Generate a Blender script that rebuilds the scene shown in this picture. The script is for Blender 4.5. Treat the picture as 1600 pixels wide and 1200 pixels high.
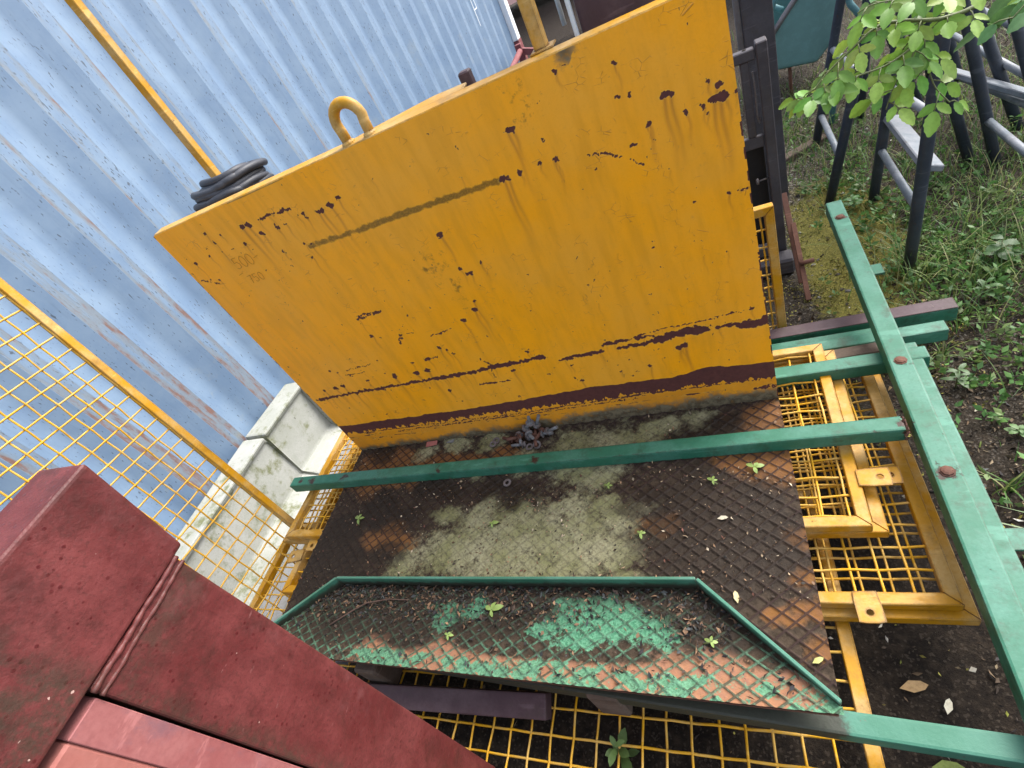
import bpy, bmesh, math, random
import numpy as np
from mathutils import Vector, Matrix

for _o in list(bpy.data.objects): bpy.data.objects.remove(_o)
SC = bpy.context.scene
COL = SC.collection
R = math.radians
rng = random.Random(7)
nr = np.random.RandomState(11)

# ------------------------------------------------------------------ camera
cd = bpy.data.cameras.new('camera'); cam = bpy.data.objects.new('camera', cd); COL.objects.link(cam)
cd.sensor_width = 36.0; cd.lens = 18.13; cd.clip_start = 0.02; cd.clip_end = 500
_f = Vector((-0.424, 0.667, -0.613)).normalized(); _u = Vector((0.151, 0.719, 0.678))
_u = (_u - _f * _u.dot(_f)).normalized(); _r = _f.cross(_u)
cam.matrix_world = Matrix(((_r.x, _u.x, -_f.x, 1.355), (_r.y, _u.y, -_f.y, -1.0), (_r.z, _u.z, -_f.z, 1.122), (0, 0, 0, 1)))
SC.camera = cam
# ------------------------------------------------------------------ light
SUN_EL, SUN_AZ = 48.0, 47.0          # azimuth measured from +x towards +y
W = bpy.data.worlds.new('World'); SC.world = W; W.use_nodes = True
_n = W.node_tree.nodes; _bg = _n['Background']
_sky = _n.new('ShaderNodeTexSky'); _sky.sky_type = 'NISHITA'; _sky.sun_disc = False
_sky.sun_elevation = R(SUN_EL); _sky.sun_rotation = R(90 - SUN_AZ); _sky.dust_density = 3.0; _sky.air_density = 1.0; _sky.ozone_density = 1.0
_hs = _n.new('ShaderNodeHueSaturation'); _hs.inputs['Saturation'].default_value = 0.45      # thin cloud: a paler sky
W.node_tree.links.new(_sky.outputs[0], _hs.inputs['Color']); W.node_tree.links.new(_hs.outputs[0], _bg.inputs[0]); _bg.inputs[1].default_value = 0.15
sl = bpy.data.lights.new('sun', 'SUN'); sun = bpy.data.objects.new('sun', sl); COL.objects.link(sun)
sl.energy = 1.5; sl.angle = R(36); sl.color = (1.0, 0.96, 0.9)
_d = Vector((math.cos(R(SUN_EL)) * math.cos(R(SUN_AZ)), math.cos(R(SUN_EL)) * math.sin(R(SUN_AZ)), math.sin(R(SUN_EL))))
sun.rotation_euler = _d.to_track_quat('Z', 'Y').to_euler(); sun.location = (3, 3, 6)
SC.view_settings.view_transform = 'Standard'; SC.view_settings.look = 'None'
SC.view_settings.exposure = 1.66; SC.view_settings.gamma = 1.0

# ------------------------------------------------------------------ helpers
def tag(o, label=None, cat=None, group=None, kind=None):
    if label: o['label'] = label
    if cat: o['category'] = cat
    if group: o['group'] = group
    if kind: o['kind'] = kind
    return o

def thing(name, label, cat, loc=(0, 0, 0), group=None):
    o = bpy.data.objects.new(name, None); o.empty_display_size = 0.05; COL.objects.link(o); o.location = loc
    return tag(o, label, cat, group)

def link(name, me, mat, parent=None):
    o = bpy.data.objects.new(name, me); COL.objects.link(o)
    if mat is not None and not me.materials:
        for m in (mat if isinstance(mat, (list, tuple)) else [mat]): me.materials.append(m)
    if parent is not None: o.parent = parent
    return o

class MB:
    """collects shapes and links them as one mesh object"""
    def __init__(s): s.bm = bmesh.new(); s.mi = 0
    def _add(s, vs, fs, bev=0.0, smooth=False, seg=1):
        bv = [s.bm.verts.new(v) for v in vs]; out = []
        for f in fs:
            try: fc = s.bm.faces.new([bv[i] for i in f])
            except ValueError: continue
            fc.material_index = s.mi; fc.smooth = smooth; out.append(fc)
        if bev > 0:
            ed = list({e for f in out for e in f.edges})
            bmesh.ops.bevel(s.bm, geom=ed, offset=bev, segments=seg, affect='EDGES', profile=0.6)
        return s
    def hexa(s, p, bev=0.0, seg=1):
        return s._add(p, [(3, 2, 1, 0), (4, 5, 6, 7), (0, 1, 5, 4), (1, 2, 6, 5), (2, 3, 7, 6), (3, 0, 4, 7)], bev, seg=seg)
    def box(s, x0, x1, y0, y1, z0, z1, bev=0.0, seg=1):
        return s.hexa([(x0, y0, z0), (x1, y0, z0), (x1, y1, z0), (x0, y1, z0), (x0, y0, z1), (x1, y0, z1), (x1, y1, z1), (x0, y1, z1)], bev, seg)
    def bar(s, a, b, w, h, up=(0, 0, 1), bev=0.0, seg=1):
        a = Vector(a); b = Vector(b); t = (b - a).normalized(); up = Vector(up); up = (up - t * up.dot(t)).normalized(); sd = t.cross(up)
        P = [a - sd * w / 2 - up * h / 2, b - sd * w / 2 - up * h / 2, b + sd * w / 2 - up * h / 2, a + sd * w / 2 - up * h / 2]
        P += [p + up * h for p in P]
        P = P[:4][::-1] + P[4:][::-1]
        return s.hexa([tuple(p) for p in P], bev, seg)
    def prism(s, pts, ext, bev=0.0, seg=1):
        n = len(pts); e = Vector(ext)
        vs = [tuple(p) for p in pts] + [tuple(Vector(p) + e) for p in pts]
        fs = [tuple(range(n))[::-1], tuple(range(n, 2 * n))] + [(i, (i + 1) % n, n + (i + 1) % n, n + i) for i in range(n)]
        return s._add(vs, fs, bev, seg=seg)
    def tube(s, pts, r, n=8, closed=False, cap=True):
        pts = [Vector(p) for p in pts]; m = len(pts)
        rs = r if isinstance(r, (list, tuple)) else [r] * m
        rings = []; nrm = None
        for i in range(m):
            if closed: t = pts[(i + 1) % m] - pts[i - 1]
            else: t = pts[min(i + 1, m - 1)] - pts[max(i - 1, 0)]
            t.normalize()
            if nrm is None: nrm = t.orthogonal().normalized()
            else:
                nrm = nrm - t * nrm.dot(t)
                nrm = nrm.normalized() if nrm.length > 1e-6 else t.orthogonal().normalized()
            bn = t.cross(nrm)
            rings.append([s.bm.verts.new(pts[i] + (nrm * math.cos(2 * math.pi * k / n) + bn * math.sin(2 * math.pi * k / n)) * rs[i]) for k in range(n)])
        for i in range(m if closed else m - 1):
            A = rings[i]; B = rings[(i + 1) % m]
            for k in range(n):
                f = s.bm.faces.new([A[k], A[(k + 1) % n], B[(k + 1) % n], B[k]]); f.smooth = True; f.material_index = s.mi
        if cap and not closed:
            for rg, fl in ((rings[0], True), (rings[-1], False)):
                f = s.bm.faces.new(rg[::-1] if fl else rg); f.material_index = s.mi
        return s
    def cyl(s, a, b, r, n=12): return s.tube([a, b], r, n)
    def lathe(s, c, ax, prof, n=12):
        c = Vector(c); ax = Vector(ax).normalized()
        pts = [c + ax * h for h, _ in prof]; o = ax.orthogonal().normalized(); b = ax.cross(o); rings = []
        for (h, r), p in zip(prof, pts):
            rings.append([s.bm.verts.new(p + (o * math.cos(2 * math.pi * k / n) + b * math.sin(2 * math.pi * k / n)) * max(r, 1e-5)) for k in range(n)])
        for A, B in zip(rings, rings[1:]):
            for k in range(n):
                f = s.bm.faces.new([A[k], A[(k + 1) % n], B[(k + 1) % n], B[k]]); f.smooth = len(prof) > 6; f.material_index = s.mi
        return s
    def build(s, name, mat, parent=None, off=None):
        bmesh.ops.recalc_face_normals(s.bm, faces=s.bm.faces[:])
        if off is None and parent is not None:
            off = Vector(parent.location)
            if parent.parent is not None: off = off + Vector(parent.parent.location)
        if off is not None:
            for v in s.bm.verts: v.co -= Vector(off)
        me = bpy.data.meshes.new(name); s.bm.to_mesh(me); s.bm.free()
        return link(name, me, mat, parent)

def mesh_np(name, V, F, mat, parent=None, smooth=False, attrs=None, off=None):
    """V (n,3), F (m,k) arrays -> one mesh object, point attributes as dict name->array"""
    V = np.asarray(V, np.float32); F = np.asarray(F, np.int32); k = F.shape[1]
    if off is not None: V = V - np.asarray(off, np.float32)
    me = bpy.data.meshes.new(name)
    me.vertices.add(len(V)); me.vertices.foreach_set('co', V.ravel())
    me.loops.add(F.size); me.loops.foreach_set('vertex_index', F.ravel())
    me.polygons.add(len(F)); me.polygons.foreach_set('loop_start', np.arange(0, F.size, k, dtype=np.int32))
    me.polygons.foreach_set('loop_total', np.full(len(F), k, np.int32))
    if smooth: me.polygons.foreach_set('use_smooth', np.ones(len(F), bool))
    me.update(calc_edges=True); me.validate()
    for nme, a in (attrs or {}).items():
        a = np.asarray(a, np.float32)
        if a.ndim == 1:
            at = me.attributes.new(nme, 'FLOAT', 'POINT'); at.data.foreach_set('value', a)
        else:
            at = me.attributes.new(nme, 'FLOAT_COLOR', 'POINT')
            at.data.foreach_set('color', np.concatenate([a, np.ones((len(a), 1), np.float32)], 1).ravel())
    return link(name, me, mat, parent)

def grid(us, vs):
    U, Vv = np.meshgrid(us, vs, indexing='ij'); n, m = U.shape
    i = np.arange(n * m).reshape(n, m)
    F = np.stack([i[:-1, :-1], i[1:, :-1], i[1:, 1:], i[:-1, 1:]], -1).reshape(-1, 4)
    return U.ravel(), Vv.ravel(), F

def vnoise(x, y, seed=0, oct=4, pers=0.5):
    out = np.zeros_like(x, dtype=float); amp = 1.0; tot = 0
    for o in range(oct):
        T = np.random.RandomState(seed * 17 + o).rand(256, 256)
        xi = np.floor(x).astype(int); yi = np.floor(y).astype(int); fx = x - xi; fy = y - yi
        fx = fx * fx * (3 - 2 * fx); fy = fy * fy * (3 - 2 * fy)
        a = T[xi % 256, yi % 256]; b = T[(xi + 1) % 256, yi % 256]; c = T[xi % 256, (yi + 1) % 256]; d = T[(xi + 1) % 256, (yi + 1) % 256]
        out += amp * ((a * (1 - fx) + b * fx) * (1 - fy) + (c * (1 - fx) + d * fx) * fy); tot += amp
        x = x * 2.03 + 7.1; y = y * 2.03 + 3.7; amp *= pers
    return out / tot
def sstep(a, b, x):
    t = np.clip((x - a) / (b - a), 0, 1); return t * t * (3 - 2 * t)

# ------------------------------------------------------------------ node helpers
class NT:
    def __init__(s, name):
        s.m = bpy.data.materials.new(name); s.m.use_nodes = True; s.t = s.m.node_tree; s.n = s.t.nodes
        s.b = s.n['Principled BSDF']; s._pos = None
    def L(s, a, b): s.t.links.new(a, b)
    def put(s, sock, v):
        if isinstance(v, bpy.types.NodeSocket): s.L(v, sock)
        elif isinstance(v, tuple) and len(v) == 3 and sock.type == 'RGBA': sock.default_value = (*v, 1)
        else: sock.default_value = v
    def pos(s):
        if s._pos is None: s._pos = s.n.new('ShaderNodeNewGeometry').outputs['Position']
        return s._pos
    def mapped(s, scale=(1, 1, 1), rot=(0, 0, 0), v=None):
        m = s.n.new('ShaderNodeMapping'); s.L(v or s.pos(), m.inputs[0]); m.inputs['Scale'].default_value = scale; m.inputs['Rotation'].default_value = rot
        return m.outputs[0]
    def noise(s, scale, detail=4, rough=0.6, v=None, dist=0.0):
        t = s.n.new('ShaderNodeTexNoise'); s.L(v or s.pos(), t.inputs['Vector']); t.inputs['Scale'].default_value = scale
        t.inputs['Detail'].default_value = detail; t.inputs['Roughness'].default_value = rough; t.inputs['Distortion'].default_value = dist
        return t.outputs['Fac']
    def voro(s, scale, v=None, feat='F1', out='Distance', rnd=1.0):
        t = s.n.new('ShaderNodeTexVoronoi'); s.L(v or s.pos(), t.inputs['Vector']); t.feature = feat; t.inputs['Scale'].default_value = scale
        t.inputs['Randomness'].default_value = rnd
        return t.outputs[out]
    def ma(s, op, a, b=0.0, c=0.0):
        t = s.n.new('ShaderNodeMath'); t.operation = op; s.put(t.inputs[0], a); s.put(t.inputs[1], b)
        if op in ('MULTIPLY_ADD', 'SMOOTH_MIN'): s.put(t.inputs[2], c)
        return t.outputs[0]
    def ss(s, a, b, x):
        t = s.n.new('ShaderNodeMapRange'); t.interpolation_type = 'SMOOTHSTEP'; s.put(t.inputs[0], x)
        t.inputs[1].default_value = a; t.inputs[2].default_value = b
        return t.outputs[0]
    def mix(s, f, a, b, mode='MIX'):
        t = s.n.new('ShaderNodeMix'); t.data_type = 'RGBA'; t.blend_type = mode; s.put(t.inputs[0], f); s.put(t.inputs[6], a); s.put(t.inputs[7], b)
        return t.outputs[2]
    def attr(s, name, out='Fac'):
        t = s.n.new('ShaderNodeAttribute'); t.attribute_name = name; return t.outputs[out]
    def sep(s, v=None):
        t = s.n.new('ShaderNodeSeparateXYZ'); s.L(v or s.pos(), t.inputs[0]); return t.outputs
    def normal(s): return s.n.new('ShaderNodeNewGeometry').outputs['Normal']
    def rnd(s): return s.n.new('ShaderNodeObjectInfo').outputs['Random']
    def bump(s, h, strength=0.3, dist=0.002):
        t = s.n.new('ShaderNodeBump'); s.put(t.inputs['Height'], h); t.inputs['Strength'].default_value = strength; t.inputs['Distance'].default_value = dist
        s.L(t.outputs[0], s.b.inputs['Normal'])
    def edge(s, r=0.004):
        g = s.n.new('ShaderNodeNewGeometry'); b = s.n.new('ShaderNodeBevel'); b.samples = 4; b.inputs[0].default_value = r
        d = s.n.new('ShaderNodeVectorMath'); d.operation = 'DOT_PRODUCT'; s.L(g.outputs['Normal'], d.inputs[0]); s.L(b.outputs[0], d.inputs[1])
        return s.ma('SUBTRACT', 1.0, d.outputs['Value'])
    def done(s, col, rough=0.5, metal=0.0, spec=0.5, **k):
        s.put(s.b.inputs['Base Color'], col); s.put(s.b.inputs['Roughness'], rough); s.put(s.b.inputs['Metallic'], metal)
        s.b.inputs['Specular IOR Level'].default_value = spec
        for a, v in k.items(): s.put(s.b.inputs[a.replace('_', ' ')], v)
        return s.m

def paint(name, base, dusty, chip, rough=0.4, dust=0.5, chips=0.5, edge=0.35, dirt=(0.05, 0.04, 0.028), dirtamt=0.4, sc=1.0, spots=(), spotr=0.02):
    """old machine paint: faded film, dirt, scuffs, chips down to metal on corners and here and there"""
    t = NT(name)
    n1 = t.noise(8 * sc, 6, 0.68); n2 = t.noise(38 * sc, 6, 0.72); n3 = t.noise(170 * sc, 3, 0.6)
    c = t.mix(t.ma('MULTIPLY', t.ss(0.40, 0.62, n1), dust), base, dusty)
    c = t.mix(t.ma('MULTIPLY', t.ss(0.35, 0.75, n3), 0.3), c, tuple(x * 0.68 for x in base))
    c = t.mix(t.ma('MULTIPLY', t.ss(0.60, 0.68, t.noise(55 * sc, 4, 0.6, t.mapped((0.12, 0.35, 1)))), 0.35), c, tuple(min(1, x * 1.5 + 0.02) for x in dusty))
    dm = t.ma('MULTIPLY', t.ss(0.5, 0.70, t.noise(13 * sc, 6, 0.78)), dirtamt)
    c = t.mix(dm, c, dirt)
    e = t.edge(0.009)
    em = t.ss(0.52, 0.60, t.ma('ADD', t.ma('MULTIPLY', e, edge * 4), t.ma('MULTIPLY', n2, 0.72)))
    cm = t.ss(0.0, 0.025, t.ma('SUBTRACT', n2, 0.725 - 0.075 * chips))
    m = t.ma('MAXIMUM', em, cm)
    for q in spots:
        d = t.n.new('ShaderNodeVectorMath'); d.operation = 'DISTANCE'; t.L(t.pos(), d.inputs[0]); d.inputs[1].default_value = q
        m = t.ma('MAXIMUM', m, t.ss(spotr, spotr * 0.45, t.ma('MULTIPLY_ADD', t.ma('SUBTRACT', 0.55, n2), 0.11, d.outputs['Value'])))
    halo = t.ss(0.40, 0.55, t.ma('ADD', t.ma('MULTIPLY', e, edge * 3), t.ma('MULTIPLY', n2, 0.62)))
    c = t.mix(t.ma('MULTIPLY', halo, 0.25), c, chip)
    c = t.mix(m, c, t.mix(n3, chip, tuple(x * 0.45 for x in chip)))
    t.bump(t.ma('ADD', t.ma('MULTIPLY', m, -1.0), t.ma('ADD', t.ma('MULTIPLY', n3, 0.35), t.ma('MULTIPLY', n1, 1.2))), 0.4, 0.0014)
    return t.done(c, t.ma('ADD', rough - 0.08, t.ma('MULTIPLY', n2, 0.3)), 0.0, 0.3)
SPOTS=[ (0.159,0.895,3),(0.165,0.866,2.2),(0.203,0.877,2.6),(0.116,0.84,2.2),(0.051,0.834,2.5),(0.163,0.837,2),(0.199,0.836,1.6),(0.247,0.837,2.6),(0.279,0.874,5),(0.298,0.873,4.5),(0.317,0.844,3),(0.369,0.843,2.6),(0.37,0.851,2),(0.4,0.843,2.8),(0.447,0.85,2),(0.466,0.851,2.6),(0.465,0.84,2.2),(0.506,0.843,4),(0.519,0.841,4),(0.546,0.847,4.2),(0.576,0.853,3),(0.336,0.785,2.6),(0.411,0.783,2),(0.402,0.746,2.4),(0.077,0.774,2.2),(0.051,0.782,1.8),(0.008,0.812,2.2),(0.055,0.678,1.5),(0.297,0.846,1.6),(0.764,0.699,3.4),(0.396,0.539,2),(0.399,0.477,2.4),(0.42,0.464,1.5),(0.512,0.485,1.6),(-0.005,0.779,2),(0.427,0.777,2.5),(0.692,0.457,3.2),(0.738,0.482,4),(0.52,0.357,3),(0.458,0.354,3),(0.37,0.318,5.5),(0.45,0.314,6),(0.49,0.317,5),(0.222,0.352,1.5),(0.186,0.378,2),(0.163,0.389,1.8),(0.079,0.316,3.5),(0.13,0.317,4.5),(0.161,0.319,4),(0.187,0.274,3.4),(0.267,0.321,2.4),(0.516,0.221,3),(0.749,0.256,3.5),(0.816,0.311,2.5),(0.925,0.176,3),(1.069,0.221,1.5),(1.114,0.188,2.6),(0.915,0.237,2.4),(1.038,0.183,2),(0.574,0.387,3),(0.593,0.375,3),(0.604,0.358,2.5),(0.723,0.152,2),(0.648,0.168,1.5),(1.213,0.237,5),(1.198,0.232,4),(0.232,0.165,2),(0.4,0.478,2),(0.356,0.394,1.6),(1.006,0.85,4),(1.015,0.85,3.5),(1.126,0.911,2.6),(1.224,0.889,2.4),(1.287,0.81,4),(1.299,0.81,3.6),(1.359,0.807,2.6),(1.371,0.795,3.4),(1.362,0.775,4),(1.374,0.774,5),(1.384,0.773,3),(1.397,0.775,2),(1.345,0.769,2.4),(1.349,0.756,2),(1.318,0.774,3),(1.318,0.769,2),(1.254,0.774,3),(1.25,0.769,2.2),(1.213,0.834,1.6),(1.235,0.832,1.8),(1.04,0.774,2.4),(1.07,0.771,2.6),(1.074,0.768,2),(0.996,0.77,3),(0.956,0.77,4),(0.967,0.768,3.5),(1.139,0.728,1.6),(1.19,0.732,1.6),(1.363,0.601,2.4),(1.077,0.876,1.3),(1.256,0.744,1.2),(0.781,0.585,3),(0.764,0.604,2.4),(0.75,0.505,3.4),(0.741,0.478,3),(0.821,0.605,3),(0.755,0.689,1.5),(1.206,0.234,2),(1.371,0.312,2),(1.304,0.166,1.5) ]
LINES=[ ([(0.337,0.875),(0.382,0.875),(0.413,0.875),(0.443,0.872)],3),([(0.018,0.788),(0.036,0.78),(0.068,0.763)],1.6),([(0.397,0.55),(0.441,0.551),(0.484,0.549)],1.8),([(0.49,0.46),(0.466,0.427)],2),([(0.509,0.46),(0.531,0.456)],1.2),([(0.573,0.432),(0.63,0.434)],1),([(0.012,0.283),(0.238,0.282),(0.493,0.277)],3.6),([(0.494,0.279),(0.63,0.275),(0.704,0.283),(0.78,0.282),(0.854,0.285)],4.6),([(0.894,0.263),(0.951,0.266),(1.018,0.267)],3.6),([(1.02,0.286),(1.056,0.287),(1.095,0.288)],4),([(1.095,0.29),(1.165,0.302),(1.25,0.303),(1.356,0.31)],1.3),([(1.106,0.287),(1.147,0.286)],3),([(1.054,0.266),(1.112,0.265),(1.165,0.269)],3.6),([(1.158,0.268),(1.2,0.278),(1.266,0.277)],8),([(1.289,0.274),(1.34,0.279)],4),([(1.351,0.267),(1.377,0.269),(1.404,0.276)],7),([(0.224,0.379),(0.328,0.38)],1.2),([(0.209,0.359),(0.286,0.355)],0.9),([(0.67,0.324),(0.693,0.29)],1.4),([(0.683,0.284),(0.685,0.233)],1.4),([(0.624,0.224),(0.665,0.223),(0.722,0.218)],2.2),([(0.576,0.433),(0.65,0.44)],1),([(0.393,0.542),(0.482,0.546)],2),([(0.503,0.356),(0.554,0.358)],2),([(0.484,0.459),(0.465,0.428)],2.2),([(0.07,0.095),(0.414,0.085),(0.691,0.081),(1.066,0.085),(1.371,0.081)],1.3),([(0.221,0.077),(0.687,0.072),(1.063,0.073)],0.9),([(1.247,0.12),(1.334,0.119),(1.403,0.124)],2),([(1.347,0.049),(1.4,0.048)],2.4),([(1.379,0.601),(1.4,0.6)],1.6),([(1.133,0.758),(1.172,0.745),(1.19,0.734)],0.8),([(1.209,0.738),(1.226,0.752)],0.8),([(1.208,0.722),(1.228,0.704)],0.8) ]
BANDT= [(0.009, 0.144), (0.263, 0.139), (0.611, 0.134), (0.91, 0.145), (1.159, 0.137), (1.245, 0.151), (1.404, 0.138)]
BANDB= [(0.005, 0.103), (0.238, 0.102), (0.595, 0.103), (0.895, 0.102), (1.152, 0.103), (1.237, 0.104), (1.403, 0.092)]
GRIME= [(0.033, 0.008), (0.244, 0.012), (0.438, 0.021), (0.77, 0.022), (0.965, 0.034), (1.218, 0.034), (1.402, 0.04)]
WELD= [(0.418, 0.772), (0.571, 0.769), (0.738, 0.77), (0.854, 0.768), (0.961, 0.768)]

# ------------------------------------------------------------------ materials
M = {}
BOLTS = [(1.650 + (y + 1.25) * 0.0131, y, 0.04) for y in (0.70, 0.032, -0.283, -0.92)]
M['green'] = paint('green_paint', (0.024, 0.130, 0.078), (0.058, 0.185, 0.132), (0.055, 0.026, 0.018), 0.42, 0.8, 0.45, 0.26, (0.03, 0.036, 0.020), 0.6, 1.0, BOLTS + [(1.629, -0.151, 0.036), (1.629, -0.168, 0.02), (-0.13, -0.15, 0.04), (-0.19, -0.15, 0.04), (0.02, -0.15, 0.042), (0.42, -0.16, 0.041), (0.75, -0.16, 0.042)], 0.019)
M['yellow'] = paint('yellow_paint', (0.47, 0.225, 0.003), (0.47, 0.30, 0.10), (0.085, 0.035, 0.02), 0.42, 1.0, 0.5, 0.20, (0.10, 0.06, 0.025), 0.45, 1.1)
M['wire'] = paint('yellow_wire_paint', (0.62, 0.32, 0.008), (0.58, 0.37, 0.10), (0.12, 0.06, 0.03), 0.42, 0.9, 0.35, 0.0, (0.16, 0.10, 0.04), 0.35, 2.0)
M['maroon'] = paint('maroon_primer', (0.06, 0.034, 0.04), (0.10, 0.066, 0.073), (0.05, 0.02, 0.015), 0.5, 0.6, 0.4, 0.2)
M['rack'] = paint('dark_grey_paint', (0.05, 0.046, 0.054), (0.08, 0.075, 0.085), (0.08, 0.04, 0.025), 0.5, 0.6, 0.3, 0.25)
M['trestle'] = paint('blue_grey_paint', (0.026, 0.033, 0.047), (0.055, 0.064, 0.08), (0.10, 0.045, 0.025), 0.42, 0.6, 0.9, 0.3)
M['rung'] = paint('worn_rung_paint', (0.14, 0.165, 0.19), (0.24, 0.25, 0.27), (0.16, 0.08, 0.07), 0.4, 0.8, 1.0, 0.3)
M['rust'] = paint('rusty_steel', (0.10, 0.045, 0.032), (0.16, 0.075, 0.05), (0.045, 0.02, 0.016), 0.75, 0.8, 0.6, 0.1)
M['galv'] = paint('zinc_steel', (0.17, 0.175, 0.185), (0.10, 0.10, 0.10), (0.12, 0.05, 0.03), 0.5, 0.8, 0.6, 0.3, sc=4)
M['redbar'] = paint('red_oxide', (0.17, 0.045, 0.05), (0.24, 0.09, 0.09), (0.07, 0.03, 0.02), 0.55, 0.6, 0.4, 0.2)
M['timber'] = paint('old_timber', (0.085, 0.06, 0.045), (0.13, 0.1, 0.08), (0.04, 0.03, 0.02), 0.9, 0.8, 0.4, 0.0)

def mat_grimy_shaded_green():
    t = NT('muddy_shaded_green_paint'); n2 = t.noise(40, 6, 0.75); n3 = t.noise(170, 4, 0.65); P = t.sep()
    c = t.mix(t.ss(0.35, 0.7, t.noise(6, 5, 0.6)), (0.024, 0.130, 0.078), (0.058, 0.185, 0.132))
    mud = t.ma('MULTIPLY_ADD', t.ss(1.44, 1.37, P[0]), 0.78, t.ma('MULTIPLY', t.ma('SUBTRACT', n2, 0.5), 1.1))  # tray drips, with the shade under the tray lip painted in too
    c = t.mix(t.ss(0.30, 0.62, mud), c, t.mix(n3, (0.016, 0.015, 0.010), (0.035, 0.045, 0.028)))
    c = t.mix(t.ss(0.66, 0.70, t.noise(28, 5, 0.7)), c, (0.11, 0.04, 0.03))
    t.bump(t.ma('ADD', n2, n3), 0.35, 0.0015)
    return t.done(c, 0.6)
M['grimyshadedgreen'] = mat_grimy_shaded_green()
def mat_rim():
    t = NT('mud_splashed_green_paint'); n2 = t.noise(46, 6, 0.75); n3 = t.noise(170, 4, 0.65); sp = t.attr('mud')
    c = t.mix(t.ss(0.35, 0.7, t.noise(6, 5, 0.6)), (0.024, 0.130, 0.078), (0.058, 0.185, 0.132))
    c = t.mix(t.ss(0.30, 0.75, t.ma('MULTIPLY_ADD', t.ma('SUBTRACT', n2, 0.5), 1.0, sp)), c, t.mix(n3, (0.014, 0.014, 0.010), (0.035, 0.042, 0.026)))
    e = t.edge(0.004); c = t.mix(t.ss(0.55, 0.62, t.ma('MULTIPLY_ADD', e, 1.0, t.ma('MULTIPLY', n2, 0.75))), c, (0.20, 0.13, 0.09))
    t.bump(t.ma('ADD', n2, n3), 0.35, 0.0012)
    return t.done(c, 0.55)
M['rim'] = mat_rim()

def mat_panel():
    t = NT('yellow_plate_paint'); P = t.pos()
    rust = t.attr('rust'); stain = t.attr('stain'); grime = t.attr('grime'); mould = t.attr('mould')
    n1 = t.noise(3.2, 5, 0.6); n2 = t.noise(60, 5, 0.7); n3 = t.noise(240, 3, 0.65)
    v = t.mapped((1.0, 1.0, 0.18)); nv = t.noise(34, 4, 0.6, v)
    base = t.mix(t.ss(0.35, 0.7, n1), (0.90, 0.365, 0.004), (0.80, 0.36, 0.028))
    base = t.mix(t.ma('MULTIPLY', t.ss(0.40, 0.72, nv), 0.5), base, (0.64, 0.28, 0.012))
    base = t.mix(t.ma('MULTIPLY', t.ss(0.45, 0.8, n3), 0.2), base, (0.62, 0.27, 0.014))
    # flaking film higher up: fine curled scratches
    w = t.voro(42, t.mapped((1, 1, 1.6)), 'DISTANCE_TO_EDGE')
    fl = t.ma('MULTIPLY', t.ss(0.035, 0.0, w), t.ss(0.56, 0.64, t.noise(21, 3, 0.6)))
    base = t.mix(t.ma('MULTIPLY', fl, 0.55), base, (0.22, 0.10, 0.03))
    base = t.mix(t.ma('MULTIPLY', stain, 0.75), base, (0.22, 0.075, 0.025))
    g = t.ss(0.1, 0.85, t.ma('MULTIPLY_ADD', grime, 1.0, t.ma('MULTIPLY', t.ma('SUBTRACT', n2, 0.5), 1.3)))
    base = t.mix(g, base, t.mix(t.ss(0.35, 0.65, n2), (0.06, 0.048, 0.03), (0.17, 0.14, 0.085)))
    mo = t.ss(0.25, 0.6, t.ma('MULTIPLY_ADD', mould, 0.75, t.ma('MULTIPLY', t.ma('SUBTRACT', n2, 0.5), 1.6)))
    base = t.mix(t.ma('MULTIPLY', mo, 0.78), base, t.mix(t.ss(0.45, 0.6, n3), (0.055, 0.045, 0.012), (0.20, 0.115, 0.02)))
    rm = t.ss(0.47, 0.53, t.ma('MULTIPLY_ADD', t.ma('SUBTRACT', n2, 0.5), 0.75, rust))
    rim = t.ss(0.36, 0.44, t.ma('MULTIPLY_ADD', t.ma('SUBTRACT', n2, 0.5), 0.75, rust))
    base = t.mix(t.ma('MULTIPLY', t.ma('SUBTRACT', rim, rm), 0.35), base, (0.66, 0.42, 0.08))
    base = t.mix(rm, base, t.mix(t.noise(90, 4, 0.7), (0.045, 0.015, 0.015), (0.125, 0.042, 0.034)))
    t.bump(t.ma('ADD', t.ma('ADD', t.ma('MULTIPLY', rm, -1.6), t.ma('MULTIPLY', fl, 1.0)), t.ma('ADD', t.ma('MULTIPLY', n3, 0.35), t.ma('MULTIPLY', t.noise(28, 4, 0.6), 1.3))), 0.45, 0.0012)
    return t.done(base, t.ma('ADD', 0.42, t.ma('MULTIPLY', t.ma('MAXIMUM', rm, g), 0.35)), 0.0, 0.3)
M['panel'] = mat_panel()

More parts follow.
